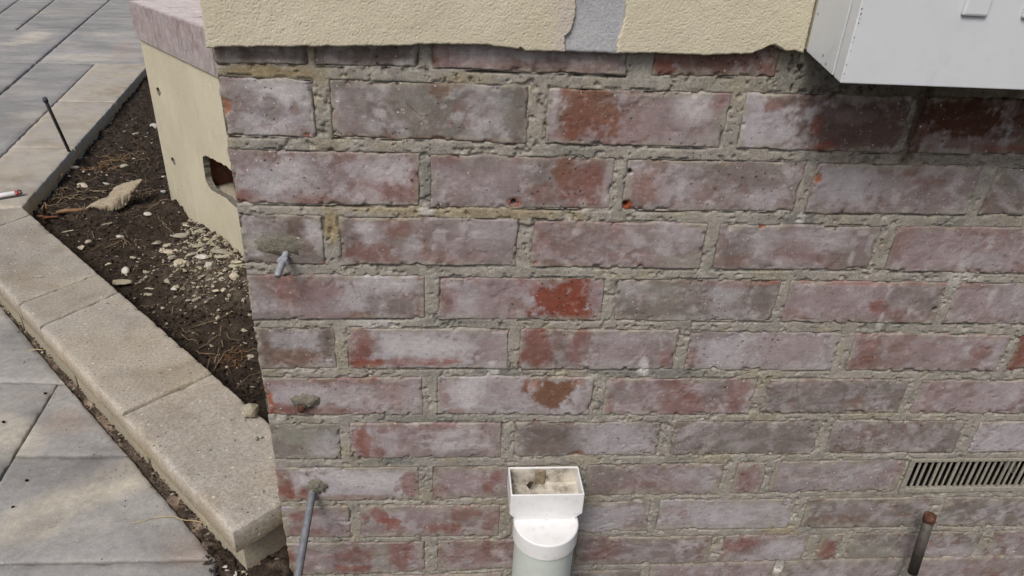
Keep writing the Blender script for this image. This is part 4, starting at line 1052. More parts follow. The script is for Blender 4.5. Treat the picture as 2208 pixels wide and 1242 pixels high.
# loose earth fallen between the planter's end and the paving
XX, YY = np.meshgrid(np.linspace(-0.30, -0.062, 90), np.linspace(-0.30, 0.03, 110), indexing='ij')
zz_ = ZP-0.012+0.030*sst(0.085, 0.0, np.hypot(XX+0.125, YY+0.008))+0.014*(fbm(XX, YY, 45, 4, 821)-0.5)+0.010*(fbm(XX, YY, 140, 3, 822)-0.5)-0.10*sst(-0.11, -0.075, XX)
o = gridmesh('soil', np.stack([XX, YY, zz_], -1), M_SOIL, None, np.ones(XX.shape+(3,))*(1.3+2.0*sst(0.5, 0.66, fbm(XX, YY, 40, 3, 823)))[..., None]); o['kind'] = 'structure'
# loose crumbs, grit and roots: too many to count
def crumbs(name, spots, m, seed, kind='stuff'):
    R = random.Random(seed); V = []; F = []
    base = [(1, 0, 0), (-1, 0, 0), (0, 1, 0), (0, -1, 0), (0, 0, 1), (0, 0, -1)]
    fc = [(0, 2, 4), (2, 1, 4), (1, 3, 4), (3, 0, 4), (2, 0, 5), (1, 2, 5), (3, 1, 5), (0, 3, 5)]
    for (x, y, z, r) in spots:
        b = len(V); a = R.uniform(0, 6.3); ca_, sa_ = math.cos(a), math.sin(a)
        sx, sy, sz = r*R.uniform(.7, 1.5), r*R.uniform(.5, 1.0), r*R.uniform(.4, .9)
        for q in base:
            x1, y1, z1 = [q[k]*(sx, sy, sz)[k]+R.uniform(-.3, .3)*r for k in range(3)]
            V.append((x+x1*ca_-y1*sa_, y+x1*sa_+y1*ca_, z+z1))
        F += [tuple(i+b for i in f) for f in fc]
    o = raw(name, V, F, m, None, False); o['kind'] = kind; return o
R = random.Random(31)
def in_bed(x, y):
    s_ = (x-SB[0])*SE[0]+(y-SB[1])*SE[1]; o_ = (x-SB[0])*SN[0]+(y-SB[1])*SN[1]
    if s_ > -0.02 and o_ < 0.004: return False
    d1 = ((x-fi0[0])*(-(fi1-fi0)[1])+(y-fi0[1])*(fi1-fi0)[0])/np.linalg.norm(fi1-fi0)
    d2 = ((x-si1[0])*vB[1]-(y-si1[1])*vB[0])/np.linalg.norm(vB)
    return d1 > 0.004 and d2 > 0.004 and x < -0.11
M_CRD = m_plain('soil_crumb', (0.045, 0.035, 0.028), 0.98, 0.1, var=0.5, sc=40)
M_CRL = m_plain('pale_grit', (0.33, 0.30, 0.24), 0.95, 0.15, var=0.4, sc=30, dirt=(0.13, 0.105, 0.08), dirtamt=0.85)
sp_d, sp_l, sp_r = [], [], []
while len(sp_d) < 6500:
    x, y = R.uniform(-1.5, -0.11), 0.15+2.4*R.random()**1.6
    if in_bed(x, y): sp_d.append((x, y, soil_z(x, y)+0.001, R.uniform(0.0022, 0.0065)))
while len(sp_l) < 480:
    x, y = R.uniform(-1.5, -0.11), 0.15+2.4*R.random()**1.6
    if in_bed(x, y): sp_l.append((x, y, soil_z(x, y)+0.002, R.choice((0.0018, 0.0022, 0.003, 0.004, 0.006))))
for _ in range(560):
    s_, o_ = R.gauss(0.52, 0.15), abs(R.gauss(0.02, 0.075))+0.006
    q = sp3(s_, 0, o_)
    if in_bed(q[0], q[1]): sp_r.append((q[0], q[1], soil_z(q[0], q[1])+0.002, R.choice((.002, .003, .004, .006, .008))))
crumbs('rubble_grit', sp_r, M_RUBBLE, 6); crumbs('soil_crumbs', sp_d, M_CRD, 1); crumbs('pale_grit', sp_l, M_CRL, 2)
sp_s, sp_w = [], []
for _ in range(1500):
    t = R.uniform(-0.3, 1.09); v = R.choice((R.gauss(0.018, 0.010), R.uniform(0.0, 0.07)))
    q = dirt_o[0]+(dirt_o[2]-dirt_o[0])*t+nrmv*v
    (sp_w if R.random() < 0.16 else sp_s).append((q[0], q[1], ZP+0.003+R.uniform(-.003, .004), R.uniform(0.0012, 0.0038)))
for _ in range(110):
    t = R.uniform(0.2, 1.05); v = -abs(R.gauss(0, 0.035))
    q = dirt_o[0]+(dirt_o[2]-dirt_o[0])*t+nrmv*v
    (sp_w if R.random() < 0.5 else sp_s).append((q[0], q[1], ZP+0.0008, R.uniform(0.0006, 0.0016)))
for _ in range(120):
    q = G(R.gauss(510, 30), R.gauss(1215, 22)); sp_s.append((q[0], q[1], ZP+0.005, R.uniform(0.002, 0.006)))
crumbs('dirt_crumbs', sp_s, M_CRD, 3); crumbs('pale_grit', sp_w, M_CRL, 4)
# fine roots and stalks over the soil
M_ROOT = m_plain('dry_stalk', (0.20, 0.15, 0.10), 0.9, 0.15, var=0.35, sc=60)
def strands(name, n, seed, area, L, rad, m):
    R = random.Random(seed); V = []; F = []
    while n > 0:
        x, y = area(R)
        if not in_bed(x, y): continue
        n -= 1
        a = R.uniform(0, 6.3); l = R.uniform(*L); pts = []
        for k in range(6):
            pts.append((x, y, soil_z(x, y)+0.003+0.006*math.sin(k*0.63)*R.random()))
            a += R.gauss(0, 0.35); x += math.cos(a)*l/6; y += math.sin(a)*l/6
            if not in_bed(x, y): break
        if len(pts) < 3: continue
        v, f = tubeV(pts, rad*R.uniform(.6, 1.3), 4, False, len(V)); V += v; F += f
    o = raw(name, V, F, m, None, True); o['kind'] = 'stuff'; return o
strands('dry_roots', 260, 41, lambda R: (R.uniform(-1.3, -0.12), 0.2+1.9*R.random()), (0.03, 0.11), 0.0009, M_ROOT)
tf = onsoil(238, 352)
strands('dry_grass_tuft', 44, 42, lambda R: (R.gauss(tf[0], 0.05), R.gauss(tf[1], 0.07)), (0.03, 0.10), 0.0012, m_plain('tuft_stalk', (0.215, 0.145, 0.085), 0.9, 0.1, var=0.4))
tf2 = onsoil(125, 425)
strands('dry_grass_tuft', 34, 43, lambda R: (R.gauss(tf2[0], 0.06), R.gauss(tf2[1], 0.06)), (0.03, 0.10), 0.0012, M_ROOT)
tf3 = onsoil(500, 775)
strands('dry_grass_tuft', 30, 44, lambda R: (R.gauss(tf3[0], 0.015), R.gauss(tf3[1], 0.015)), (0.012, 0.04), 0.0006, m_plain('tuft_stalk', (0.20, 0.11, 0.06), 0.9, 0.1, var=0.4))

# ---------------------------------------------------------------- rubble and chips one can pick out
M_PALE = m_plain('pale_render_chip', (0.45, 0.41, 0.32), 0.9, 0.2, var=0.2, sc=90, dirt=(0.27, 0.23, 0.17), dirtamt=0.5, bump=0.5)
M_WHITE = m_plain('white_stone', (0.46, 0.45, 0.42), 0.85, 0.3, var=0.2, sc=90, dirt=(0.34, 0.30, 0.24), dirtamt=0.6, bump=0.4)
M_GREYS = m_speck('grey_rubble', (0.27, 0.25, 0.205), (0.33, 0.31, 0.26), (0.19, 0.17, 0.14), bump=0.8)
GRP = 'rubble fragments on the soil at the foot of the side wall'
# px, py, width px, height px, rotation, material, thickness factor
FR = [
 (402, 485, 30, 9, -0.5, 'P', .4, 'long pale sliver of render at the upper left of the rubble heap'),
 (417, 478, 22, 10, 0.1, 'R', .4, 'flat buff render flake beside the wall at the top of the rubble heap'),
 (395, 497, 7, 12, 1.4, 'P', .6, 'small upright cream chip left of the long pale sliver'),
 (393, 510, 38, 14, -0.1, 'G', .5, 'broad grey flake left in the middle of the rubble heap'),
 (430, 502, 24, 14, 0.3, 'R', .5, 'knobbly buff lump of mortar above the heap centre'),
 (340, 529, 22, 18, 0.2, 'G', .9, 'dark rounded lump of mortar at the left end of the rubble'),
 (366, 532, 26, 14, 0.5, 'R', .5, 'wedge of buff render leaning beside the dark lump'),
 (369, 545, 50, 10, -0.2, 'Y', .6, 'knobbly cream strip of stippled render lying across the soil'),
 (373, 558, 24, 12, 0.1, 'G', .6, 'brownish block of render just below the knobbly cream strip'),
 (388, 573, 20, 17, 0.9, 'Y', .7, 'clump of bright cream stippled render at the lower edge of the rubble'),
 (429, 531, 30, 12, 0.5, 'R', .4, 'flat plate of mortar slanting in the heap centre'),
 (405, 536, 20, 10, 0.4, 'R', .5, None), (416, 549, 26, 12, 0.4, 'G', .5, None),
 (438, 556, 20, 26, 1.2, 'W', .7, 'whitish grey upright stone in the middle of the rubble'),
 (451, 576, 22, 16, -0.2, 'W', .8, 'pale grey pebble below the whitish upright stone'),
 (478, 544, 44, 15, -0.05, 'G', .4, 'large flat grey render slab near the brick corner'),
 (488, 555, 44, 11, 0.05, 'R', .5, 'long buff render bar under the large flat slab'),
 (509, 566, 26, 9, 0.45, 'P', .5, 'narrow cream stick of render pointing at the brick corner'),
 (507, 574, 36, 9, 0.02, 'R', .6, 'rounded buff bar of mortar against the brick corner'),
 (506, 600, 20, 17, 0.1, 'P', 1.0, 'round cream pebble beside the brick corner'),
 (482, 628, 14, 11, 0.3, 'P', .9, 'small knobbly cream pebble on dark soil right of centre'),
 (466, 628, 16, 6, 0.1, 'P', .6, None), (428, 621, 12, 8, 0.4, 'P', .8, None), (376, 626, 14, 10, 0.3, 'W', .8, None),
 (326, 623, 7, 20, 1.4, 'P', .5, 'thin pale splinter standing beside its twin on dark soil'),
 (318, 636, 11, 20, 1.2, 'R', .5, 'buff leaf shaped flake beside the thin pale splinter'),
 (263, 610, 46, 11, 0.04, 'R', .6, 'straight buff bar of render lying along the coping edge'),
 (273, 587, 18, 16, 0.3, 'W', .9, 'pale hollow stone close to the buff render bar'),
 (287, 560, 16, 10, 0.4, 'P', .8, None), (260, 513, 15, 14, 0.2, 'W', .8, 'angular white chip on bare soil left of the rubble'),
 (233, 520, 11, 8, 0.3, 'W', .8, None), (177, 536, 12, 11, 0.7, 'P', .9, 'cream nodule at the inner edge of the coping'),
 (191, 524, 14, 9, 0.3, 'R', .8, None), (320, 463, 15, 16, 0.8, 'W', .6, 'white splintered chip below the curled bark'),
 (333, 471, 9, 9, 0.4, 'R', .6, None), (352, 415, 10, 9, 0.2, 'W', .8, 'white chip just left of the rendered wall'),
 (351, 384, 14, 8, 0.4, 'P', .7, None), (224, 399, 26, 8, 0.02, 'W', .9, 'pair sized white nodule behind the curled bark'),
 (180, 402, 30, 11, -0.55, 'P', .5, 'short pale wood chip left of the curled bark'),
 (158, 363, 24, 10, 0.3, 'P', .5, 'bent cream flake at the foot of the edging stones'),
 (269, 363, 18, 11, 0.5, 'R', .8, 'flat grey stone on soil behind the curled bark'),
 (333, 275, 17, 11, 0.1, 'W', .8, 'pale stone near the rendered wall in the far soil'),
 (293, 291, 14, 7, -0.3, 'R', .8, None), (218, 355, 8, 5, 0.2, 'P', .8, None), (305, 243, 9, 6, 0.1, 'R', .8, None),
 (158, 340, 10, 6, 0.1, 'G', .8, None), (230, 484, 22, 5, 0.4, 'P', .5, 'thin pale splinter lying between bark and coping'),
 (148, 499, 28, 4, 0.28, 'P', .5, 'slim straw coloured splinter near the inner coping edge'),
 (255, 540, 5, 17, -0.9, 'P', .5, None), (234, 571, 14, 8, -0.6, 'P', .5, None), (540, 770, 16, 11, -0.5, 'R', .4, 'buff flake pressed against the brick corner low down'),
 (526, 764, 9, 6, 0.2, 'G', .8, None), (545, 763, 9, 8, 0.4, 'W', .8, None), (525, 793, 7, 6, 0.1, 'W', .8, None), (357, 652, 9, 6, 0.1, 'W', .8, None), (430, 643, 14, 5, 0.3, 'R', .7, None),
]
MM = dict(P=M_PALE, R=M_RUBBLE, G=M_GREYS, W=M_WHITE, Y=M_PALE)
FR = [f_ for f_ in FR if f_[7] or f_[2] >= 12]
EXTRA = ['thin buff plate left under the cream splinters', 'buff plate stacked under the slanting mortar plate', 'grey chip above the clump of cream render', 'low cream crust to the left of the small knobbly pebble', 'squarish white crumb on dark soil below the rubble', 'cream nub on soil left of the hollow stone', 'buff crumb beside the cream nodule near the coping', 'cream chip touching the foot of the rendered wall', 'pale flat pebble in the far soil left of the wall', 'cream sliver pointing at the hollow stone', 'flat pale crust on dark soil close to the brick corner']
ec = 0
for i, (px, py, w_, h_, rt, mk, tf_, lab) in enumerate(FR):
    if not lab: lab = EXTRA[ec % len(EXTRA)]; ec += 1
    q = onsoil(px, py); ex = onz(px+1, py, q[2]); ey = onz(px, py+1, q[2])
    sx = abs(ex[0]-q[0])*w_/2*1.15; d_ = np.linalg.norm(q-CP)
    sy = h_/2*d_/FPX*1.5
    sz = max(0.0018, min(sx, sy)*tf_*0.8)
    o = rock('render_fragment', (q[0], q[1], q[2]+sz*0.55), (sx, sy, sz), MM[mk], None, 900+i, rot=rt+0.1, rough=0.42 if mk != 'Y' else 0.1, tilt=(R.uniform(-.2, .2)-0.1, R.uniform(-.15, .15)))
    if mk == 'Y':                    # stippled coat: knobs on its face
        V = []; F = []
        for k in range(26):
            a, b = R.uniform(-.9, .9), R.uniform(-.7, .7); rr = sy*R.uniform(.28, .45)
            x, y = q[0]+(a*sx*math.cos(rt)-b*sy*math.sin(rt)), q[1]+(a*sx*math.sin(rt)+b*sy*math.cos(rt))
            V0 = len(V)
            for (u, v, w2) in ((1, 0, 0), (-1, 0, 0), (0, 1, 0), (0, -1, 0), (0, 0, 1), (0, 0, -1), (.6, .6, .5), (-.6, .6, .5), (.6, -.6, .5), (-.6, -.6, .5)):
                V.append((x+u*rr, y+v*rr, q[2]+sz*1.2+w2*rr))
            F += [tuple(V0+t for t in f) for f in ((0, 6, 4), (6, 2, 4), (2, 7, 4), (7, 1, 4), (1, 9, 4), (9, 3, 4), (3, 8, 4), (8, 0, 4))]
        n_ = raw('render_knobs', V, F, M_PALE, None, True); n_['kind'] = 'stuff'; adopt(n_, o)
        n_.matrix_parent_inverse = Matrix.Translation(o.location).inverted()
    tag(o, lab or 'tiny pale crumb of broken render scattered on the dark soil', 'rubble', GRP)

# chips and grit on stone and paving
def chip(px, py, z, w_, h_, rt, m, name, lab, cat, seed, grp=None, tf_=.5):
    q = onz(px, py, z); d_ = np.linalg.norm(q-CP)
    sx = w_/2*d_/FPX; sy = h_/2*d_/FPX*1.3; sz = max(.0012, min(sx, sy)*tf_)
    o = rock(name, (q[0], q[1], z+sz*0.7), (sx, sy, sz), m, None, seed, rot=rt); return tag(o, lab, cat, grp)
o = chip(545, 893, ZC, 34, 26, 0.2, M_RUBBLE, 'mortar_lump', 'crumbly mortar lump on the last coping stone beside the brick corner', 'mortar', 71, tf_=1.0)
chip(530, 897, ZC, 20, 14, 0.2, M_RUBBLE, 'mortar_lump', 'smaller mortar crumb at the left foot of the mortar lump', 'mortar', 76, tf_=.9)
chip(553, 946, ZC, 6, 14, 0.1, M_GREYS, 'stone_chip', 'thin grey chip on the last coping stone below the mortar lump', 'stone chip', 72)
chip(562, 943, ZC, 8, 6, 0.1, M_WHITE, 'stone_chip', 'tiny white chip to the right of the thin grey chip', 'stone chip', 77)
chip(600, 1217, ZP+0.004, 24, 18, 0.5, M_RUBBLE, 'stone_chip', 'squarish buff chip on the ground under the end of the planter', 'stone chip', 73, tf_=.6)
chip(490, 1226, ZP, 18, 11, -0.3, M_WHITE, 'stone_chip', 'white angular chip on the dirt left of the planter end', 'stone chip', 74, tf_=.7)
chip(508, 1240, ZP+0.003, 9, 12, 0.3, M_WHITE, 'stone_chip', 'narrow white chip half buried in the dirt at the frame bottom', 'stone chip', 75, tf_=.7)
chip(231, 655, ZC, 7, 4, 0.2, M_RUBBLE, 'stone_chip', 'small chip on the coping next to its inner corner', 'stone chip', 78)
chip(86, 597, ZC, 14, 5, 0.1, M_RUBBLE, 'stone_chip', 'flat beige chip on the second coping stone', 'stone chip', 79)
for i, (px, py, z) in enumerate(((98, 849, ZP), (8, 911, ZP), (58, 1037, ZP), (28, 1094, ZP))):
    chip(px, py, z, 6, 4, 0.2, M_DARK, 'seed_speck', ('black speck at the upper end of the sloping paving joint', 'black speck nearest the left frame edge on the paving', 'black speck below the sloping paving joint', 'black speck above the cream streak on the paving')[i], 'speck', 80+i, 'black specks on the paving', .8)
def straw(name, pts, r, m, lab):
    o = tube(name, pts, r, m, None, 6); return tag(o, lab, 'straw')
M_STRAW = m_plain('straw', (0.46, 0.36, 0.21), 0.8, 0.2, var=0.2)
straw('straw_stalk', [tuple(onz(px, py, ZP+0.003+h_)) for px, py, h_ in ((330, 1117, 0), (350, 1114, .002), (375, 1113, .004), (395, 1121, .005), (420, 1123, .006), (440, 1127, .006))], 0.0007, M_STRAW, 'thin yellow straw curving over the paving towards the planter')
straw('straw_stalk', [tuple(onz(px, py, ZP+0.002)) for px, py in ((285, 1128), (310, 1123), (332, 1117))], 0.0005, M_STRAW, 'short faint straw end lying left of the curved yellow straw')
straw('straw_stalk', [tuple(onz(px, py, ZP+0.006)) for px, py in ((62, 756), (78, 753), (93, 755))], 0.0011, M_STRAW, 'short pale straw on the dirt strip at the left frame edge')

# curled bark piece with its stick
M_BARK = m_wood('weathered_bark', (0.24, 0.195, 0.135), (0.37, 0.33, 0.26), (0.15, 0.09, 0.045))
bark = empty('bark_piece', tuple(onsoil(240, 450)))
tag(bark, 'curled weathered piece of bark with torn edges lying on the soil', 'bark')
top = [(184, 451, .010), (196, 442, .018), (210, 433, .030), (222, 428, .034), (234, 425, .036), (240, 416, .050), (246, 407, .062), (252, 401, .068), (266, 396, .074), (276, 394, .078), (285, 391, .084), (296, 389, .090), (306, 387, .096)]
bot = [(184, 453, .004), (197, 450, .004), (210, 452, .006), (219, 456, .004), (229, 457, .002), (238, 456, .004), (246, 455, .006), (256, 451, .010), (267, 446, .014), (277, 436, .026), (285, 420, .050), (297, 403, .078), (307, 388, .094)]
zs0 = onsoil(235, 452)[2]
def dens(L, n):
    A = np.array(L, float); t = np.linspace(0, len(A)-1, n)
    return np.stack([np.interp(t, np.arange(len(A)), A[:, k]) for k in range(3)], -1)
nn = 15; T_, B_ = dens(top, 60), dens(bot, 60); R = random.Random(77)
V = []
for (ax_, ay_, ah), (bx2, by2, bh) in zip(T_, B_):
    jt, jb = (R.uniform(-1.0, 1.0), R.uniform(-1.2, 1.2)), (R.uniform(-1.4, 1.4), R.choice((-3.5, -1, 0, .6, 1.2)))
    for k in range(nn):
        t = k/(nn-1); wt, wb = (1-t)**14, t**12
        hh = ah+(bh-ah)*t+0.006*math.sin(t*math.pi)+0.003*(float(fbm(ax_, t*14, 0.2, 3, 950))-0.5)
        V.append(onz(ax_+(bx2-ax_)*t+jt[0]*wt+jb[0]*wb, ay_+(by2-ay_)*t+jt[1]*wt+jb[1]*wb, zs0+hh))
F = [(i*nn+k, i*nn+k+1, (i+1)*nn+k+1, (i+1)*nn+k) for i in range(len(T_)-1) for k in range(nn-1)]
o = raw('bark_sheet', V, F, M_BARK); md = o.modifiers.new('solid', 'SOLIDIFY'); md.thickness = 0.0055; md.offset = 0
adopt(o, bark)
o = tube('stick', [onz(px, py, zs0+h_) for px, py, h_ in ((122, 458, .010), (140, 455, .013), (160, 454, .012), (181, 453, .008), (196, 451, .008))], [.004, .007, .0065, .007, .004], m_wood('brown_stick', (0.20, 0.115, 0.06), (0.29, 0.19, 0.11), (0.10, 0.06, 0.035)), None, 8)
adopt(o, bark)

def leaf(name, pts, z, m, lab, cat):
    P3 = [onz(px, py, onsoil(px, py)[2]+z+dz) for px, py, dz in pts]
    n_ = len(P3); c_ = sum(P3)/n_+np.array((0, 0, .006))
    o = raw(name, list(P3)+[c_], [(i, (i+1) % n_, n_) for i in range(n_)], m, None, True)
    md = o.modifiers.new('solid', 'SOLIDIFY'); md.thickness = 0.0012
    return tag(o, lab, cat)
M_LEAF = m_plain('dry_leaf', (0.30, 0.20, 0.11), 0.85, 0.2, var=0.3, sc=80, dirt=(0.42, 0.33, 0.21), dirtamt=0.6)
leaf('dry_leaf', [(97, 435, .05), (101, 448, .03), (100, 459, 0), (93, 462, 0), (90, 450, .03)], .002, M_LEAF, 'dry tan leaf leaning on the inner edge of the coping', 'leaf')
leaf('dry_leaf', [(108, 375, .03), (120, 372, .035), (137, 374, .03), (130, 382, .01), (117, 396, .0), (107, 392, .004), (106, 384, .02)], .004, M_LEAF, 'crumpled brown leaf at the foot of the edging stones', 'leaf')
leaf('dry_leaf', [(92, 470, .02), (104, 468, .02), (108, 478, .0), (98, 486, .0)], .002, m_plain('rust_leaf', (0.24, 0.13, 0.075), .85, .2, var=.3), 'small rusty leaf in the corner of the planter', 'leaf')
tag(tube('root_stalk', [onz(px, py, onsoil(px, py)[2]+h_) for px, py, h_ in ((106, 402, .01), (103, 393, .05), (107, 384, .06), (113, 379, .05))], .0022, M_STRAW, None, 6), 'pale hooked root rising against the edging stone', 'root')
tag(tube('root_stalk', [onz(px, py, onsoil(px, py)[2]+h_) for px, py, h_ in ((80, 466, .01), (95, 467, .012), (112, 468, .012), (124, 467, .01))], .003, m_plain('red_root', (0.20, 0.085, 0.045), .85, .2, var=.3), None, 6), 'reddish brown root lying flat in the corner of the planter', 'root')

# ---------------------------------------------------------------- metal stake in the soil
M_STEEL = m_plain('dark_steel', (0.075, 0.07, 0.072), 0.45, 0.5, 0.6, var=0.25, sc=80, dirt=(0.13, 0.075, 0.045), dirtamt=0.6)
M_GALV = m_plain('dull_zinc', (0.35, 0.375, 0.42), 0.5, 0.4, 0.15, var=0.15, sc=120, dirt=(0.22, 0.23, 0.25), dirtamt=0.5, bump=0.3)
st0 = onsoil(159, 348); st1 = ony(96.5, 213, st0[1]-0.16)
stake = empty('metal_stake', tuple(st0)); tag(stake, 'thin dark steel rod standing slanted in the soil against the edging stones', 'rod')
st0b = st0+(st0-st1)/np.linalg.norm(st0-st1)*0.05
adopt(tube('rod', [st0b, st1], 0.0056, M_STEEL, None, 12), stake)
t_ = st1+(st0-st1)*0.04
adopt(tube('rod_cap', [st1+(st1-st0)*0.004, t_], 0.0078, m_plain('blue_black', (0.05, 0.05, 0.075), .5), None, 12), stake)

# ---------------------------------------------------------------- cigarette lighter on the edging stone
lg = empty('lighter', tuple(onz(10, 420, ZC+0.001))); tag(lg, 'white pocket lighter with red collar lying on the edging stone', 'lighter')
la, lb_ = onz(46, 414, ZC+0.011), onz(-14, 424, ZC+0.011)
la = np.array(la); lb_ = np.array(lb_); lb_ = la+(lb_-la)/np.linalg.norm(lb_-la)*0.082
def ell(name, a, b, rw, rh, m, n=20):
    a = np.array(a); b = np.array(b); dx = (b-a)/np.linalg.norm(b-a); sd2 = np.cross(dx, (0, 0, 1)); sd2 /= np.linalg.norm(sd2)
    V = []; F = []
    k = [(0, .82), (.05, 1), (.95, 1), (1, .82)]
    for t, s_ in k:
        for j in range(n):
            th = 2*math.pi*j/n; V.append(a+(b-a)*t+sd2*math.cos(th)*rw*s_+np.array((0, 0, 1))*math.sin(th)*rh*s_)
    for i in range(3):
        for j in range(n): F.append((i*n+j, i*n+(j+1) % n, (i+1)*n+(j+1) % n, (i+1)*n+j))
    F += [tuple(range(n)), tuple(range(3*n, 4*n))]
    return fixn(raw(name, V, F, m))
dl_ = (lb_-la)/np.linalg.norm(lb_-la)
adopt(ell('body', la+dl_*0.0155, lb_, .0115, .0068, m_plain('white_plastic', (0.72, 0.73, 0.74), .3, .5, var=.03)), lg)
adopt(ell('collar', la+dl_*0.008, la+dl_*0.0153, .0112, .0066, m_plain('red_plastic', (0.42, 0.035, 0.04), .4, .5)), lg)
adopt(ell('hood', la-dl_*0.001, la+dl_*0.0078, .0100, .0060, m_plain('dark_metal', (0.14, 0.13, 0.13), .4, .5, .7)), lg)
w1 = la+dl_*0.004+np.array((0, 0, .0045)); sdv = np.cross(dl_, (0, 0, 1))
adopt(tube('spark_wheel', [w1-sdv*.004, w1+sdv*.004], .0035, M_STEEL, None, 12), lg)

# ---------------------------------------------------------------- meter box
M_ENAM = m_plain('white_enamel', (0.60, 0.64, 0.685), 0.38, 0.45, var=0.025, sc=18, dirt=(0.36, 0.37, 0.37), dirtamt=0.22, dsc=26)
mb_ = empty('meter_box', (0.72, -0.06, -0.03)); tag(mb_, 'pale grey white metal meter box fixed on the wall above the bricks', 'meter box')
BX0, BX1 = 0.5187, 1.12
yb0 = -0.0155; fz = onx(1813, 180, BX0); yF, zF = float(fz[1]), float(fz[2])
zB = float(ony(1738, 110, yb0)[2])
sm = onx(1800, 148, BX0); ys = float(sm[1])
def zline(y_): return zB+(zF-zB)*(y_-yb0)/(yF-yb0)
def xz_prism(name, y0, y1, x0, x1, zt, m, bev):
    import bmesh
    bm = bmesh.new()
    vs = [bm.verts.new(v) for v in ((x0, y0, zline(y0)), (x1, y0, zline(y0)), (x1, y1, zline(y1)), (x0, y1, zline(y1)), (x0, y0, zt), (x1, y0, zt), (x1, y1, zt), (x0, y1, zt))]
    for f in ((0, 1, 2, 3), (4, 7, 6, 5), (0, 4, 5, 1), (1, 5, 6, 2), (2, 6, 7, 3), (3, 7, 4, 0)): bm.faces.new([vs[i] for i in f])
    bmesh.ops.recalc_face_normals(bm, faces=bm.faces)
    bmesh.ops.bevel(bm, geom=list(bm.edges), offset=bev, segments=3, affect='EDGES', profile=0.5)
    me = bpy.data.meshes.new(name); bm.to_mesh(me); bm.free()
    for p in me.polygons: p.use_smooth = False
    return adopt(link(name, me, m), mb_)
xz_prism('body', yb0-0.0005, ys+0.0020, BX0, BX1, 0.52, M_ENAM, 0.0008)
xz_prism('seam_shade', ys+0.0020, ys-0.0020, BX0+0.006, BX1-0.006, 0.51, M_DARK, 0.0002)  # near-black strip standing for the shade in the door gap
xz_prism('door', ys-0.0018, yF, BX0-0.0006, BX1+0.001, 0.52, M_ENAM, 0.0014)
# rolled ribs pressed out of the door
for (pa, pb) in (((2074, 20), (2131, 20)), ((2206, 20), (2262, 20))):
    xa = float(ony(*pa, yF)[0]); xb = float(ony(*pb, yF)[0]); zz_ = float(ony(2100, 35, yF)[2])
    adopt(box('door_rib', (xa, yF-0.0035, zz_), (xb, yF+0.0005, 0.40), M_ENAM, None, 0.0022), mb_)
# chipped paint along the door's edge and on the side
def paint_chip(cx, cy, cz, ax_, s1, s2):
    V = []
    for k in range(6):
        u, v = s1*math.cos(k*1.047)*R.uniform(.5, 1.3), s2*math.sin(k*1.047)*R.uniform(.5, 1.3)
        V.append((cx+u, cy, cz+v) if ax_ == 'y' else (cx, cy+u, cz+v))
    adopt(raw('paint_chip', V, [tuple(range(6))], M_STEEL, None, False), mb_)
R = random.Random(12)
for z in np.linspace(zF+0.001, 0.055, 26):
    if R.random() < 0.5: continue
    paint_chip(BX0+R.uniform(0.0006, .0018), yF-0.0003, z, 'y', R.uniform(.0003, .0010), R.uniform(.0005, .0016))
for (px, py) in ((1775, 120), (1781, 138), (1764, 30), (1770, 138)):
    q = onx(px, py, BX0-0.0002); paint_chip(BX0-0.0004, q[1], q[2], 'x', .0009, .0015)

# ---------------------------------------------------------------- rainwater adaptor and pipe
M_PVC = m_plain('white_pvc', (0.74, 0.755, 0.775), 0.36, 0.5, var=0.03, sc=40, dirt=(0.50, 0.47, 0.41), dirtamt=0.38, dsc=60)
M_PVCD = m_plain('soiled_pvc', (0.50, 0.47, 0.41), 0.6, 0.4, var=0.25, sc=60, dirt=(0.075, 0.055, 0.035), dirtamt=1.0, dsc=20)
M_PIPE = m_plain('pale_green_pvc', (0.54, 0.60, 0.575), 0.35, 0.5, var=0.03, sc=20, dirt=(0.40, 0.42, 0.38), dirtamt=0.25, dsc=45)
dp = empty('downpipe', (0.279, -0.06, ZG)); tag(dp, 'white rectangular rainwater adaptor on a round pale green drain pipe', 'drain pipe')
hx0, hx1 = 0.2262, 0.3292; hy0, hy1 = -0.0612, -0.0045; hzt = -0.6186; hzb = -0.6545; hzc = -0.664
th = 0.0026
import bmesh
bm = bmesh.new()
def ringv(x0, x1, y0, y1, z): return [bm.verts.new(v) for v in ((x0, y0, z), (x1, y0, z), (x1, y1, z), (x0, y1, z))]
cxp, cyp, cr = 0.2785, -0.0610, 0.0462
r_ = [ringv(hx0+th, hx1-th, hy0+th, hy1-th, -0.6505), ringv(hx0+th, hx1-th, hy0+th, hy1-th, hzt), ringv(hx0, hx1, hy0, hy1, hzt), ringv(hx0, hx1, hy0, hy1, hzb), ringv(hx0+0.0085, hx1-0.0085, hy0+.001, hy1, hzc), ringv(hx0+0.0085, hx1-0.0085, hy0+.001, hy1, hzc-0.006)]
for a, b in zip(r_[:-1], r_[1:]):
    for k in range(4): bm.faces.new((a[k], a[(k+1) % 4], b[(k+1) % 4], b[k]))
bmesh.ops.recalc_face_normals(bm, faces=bm.faces)
ed = [e for e in bm.edges if abs(e.verts[0].co.z-e.verts[1].co.z) > .002 or abs(e.verts[0].co.z-hzt) < 1e-4]
bmesh.ops.bevel(bm, geom=ed, offset=0.0011, segments=2, affect='EDGES', profile=.5)
me = bpy.data.meshes.new('adaptor'); bm.to_mesh(me); bm.free()
adopt(link('adaptor', me, M_PVC), dp)
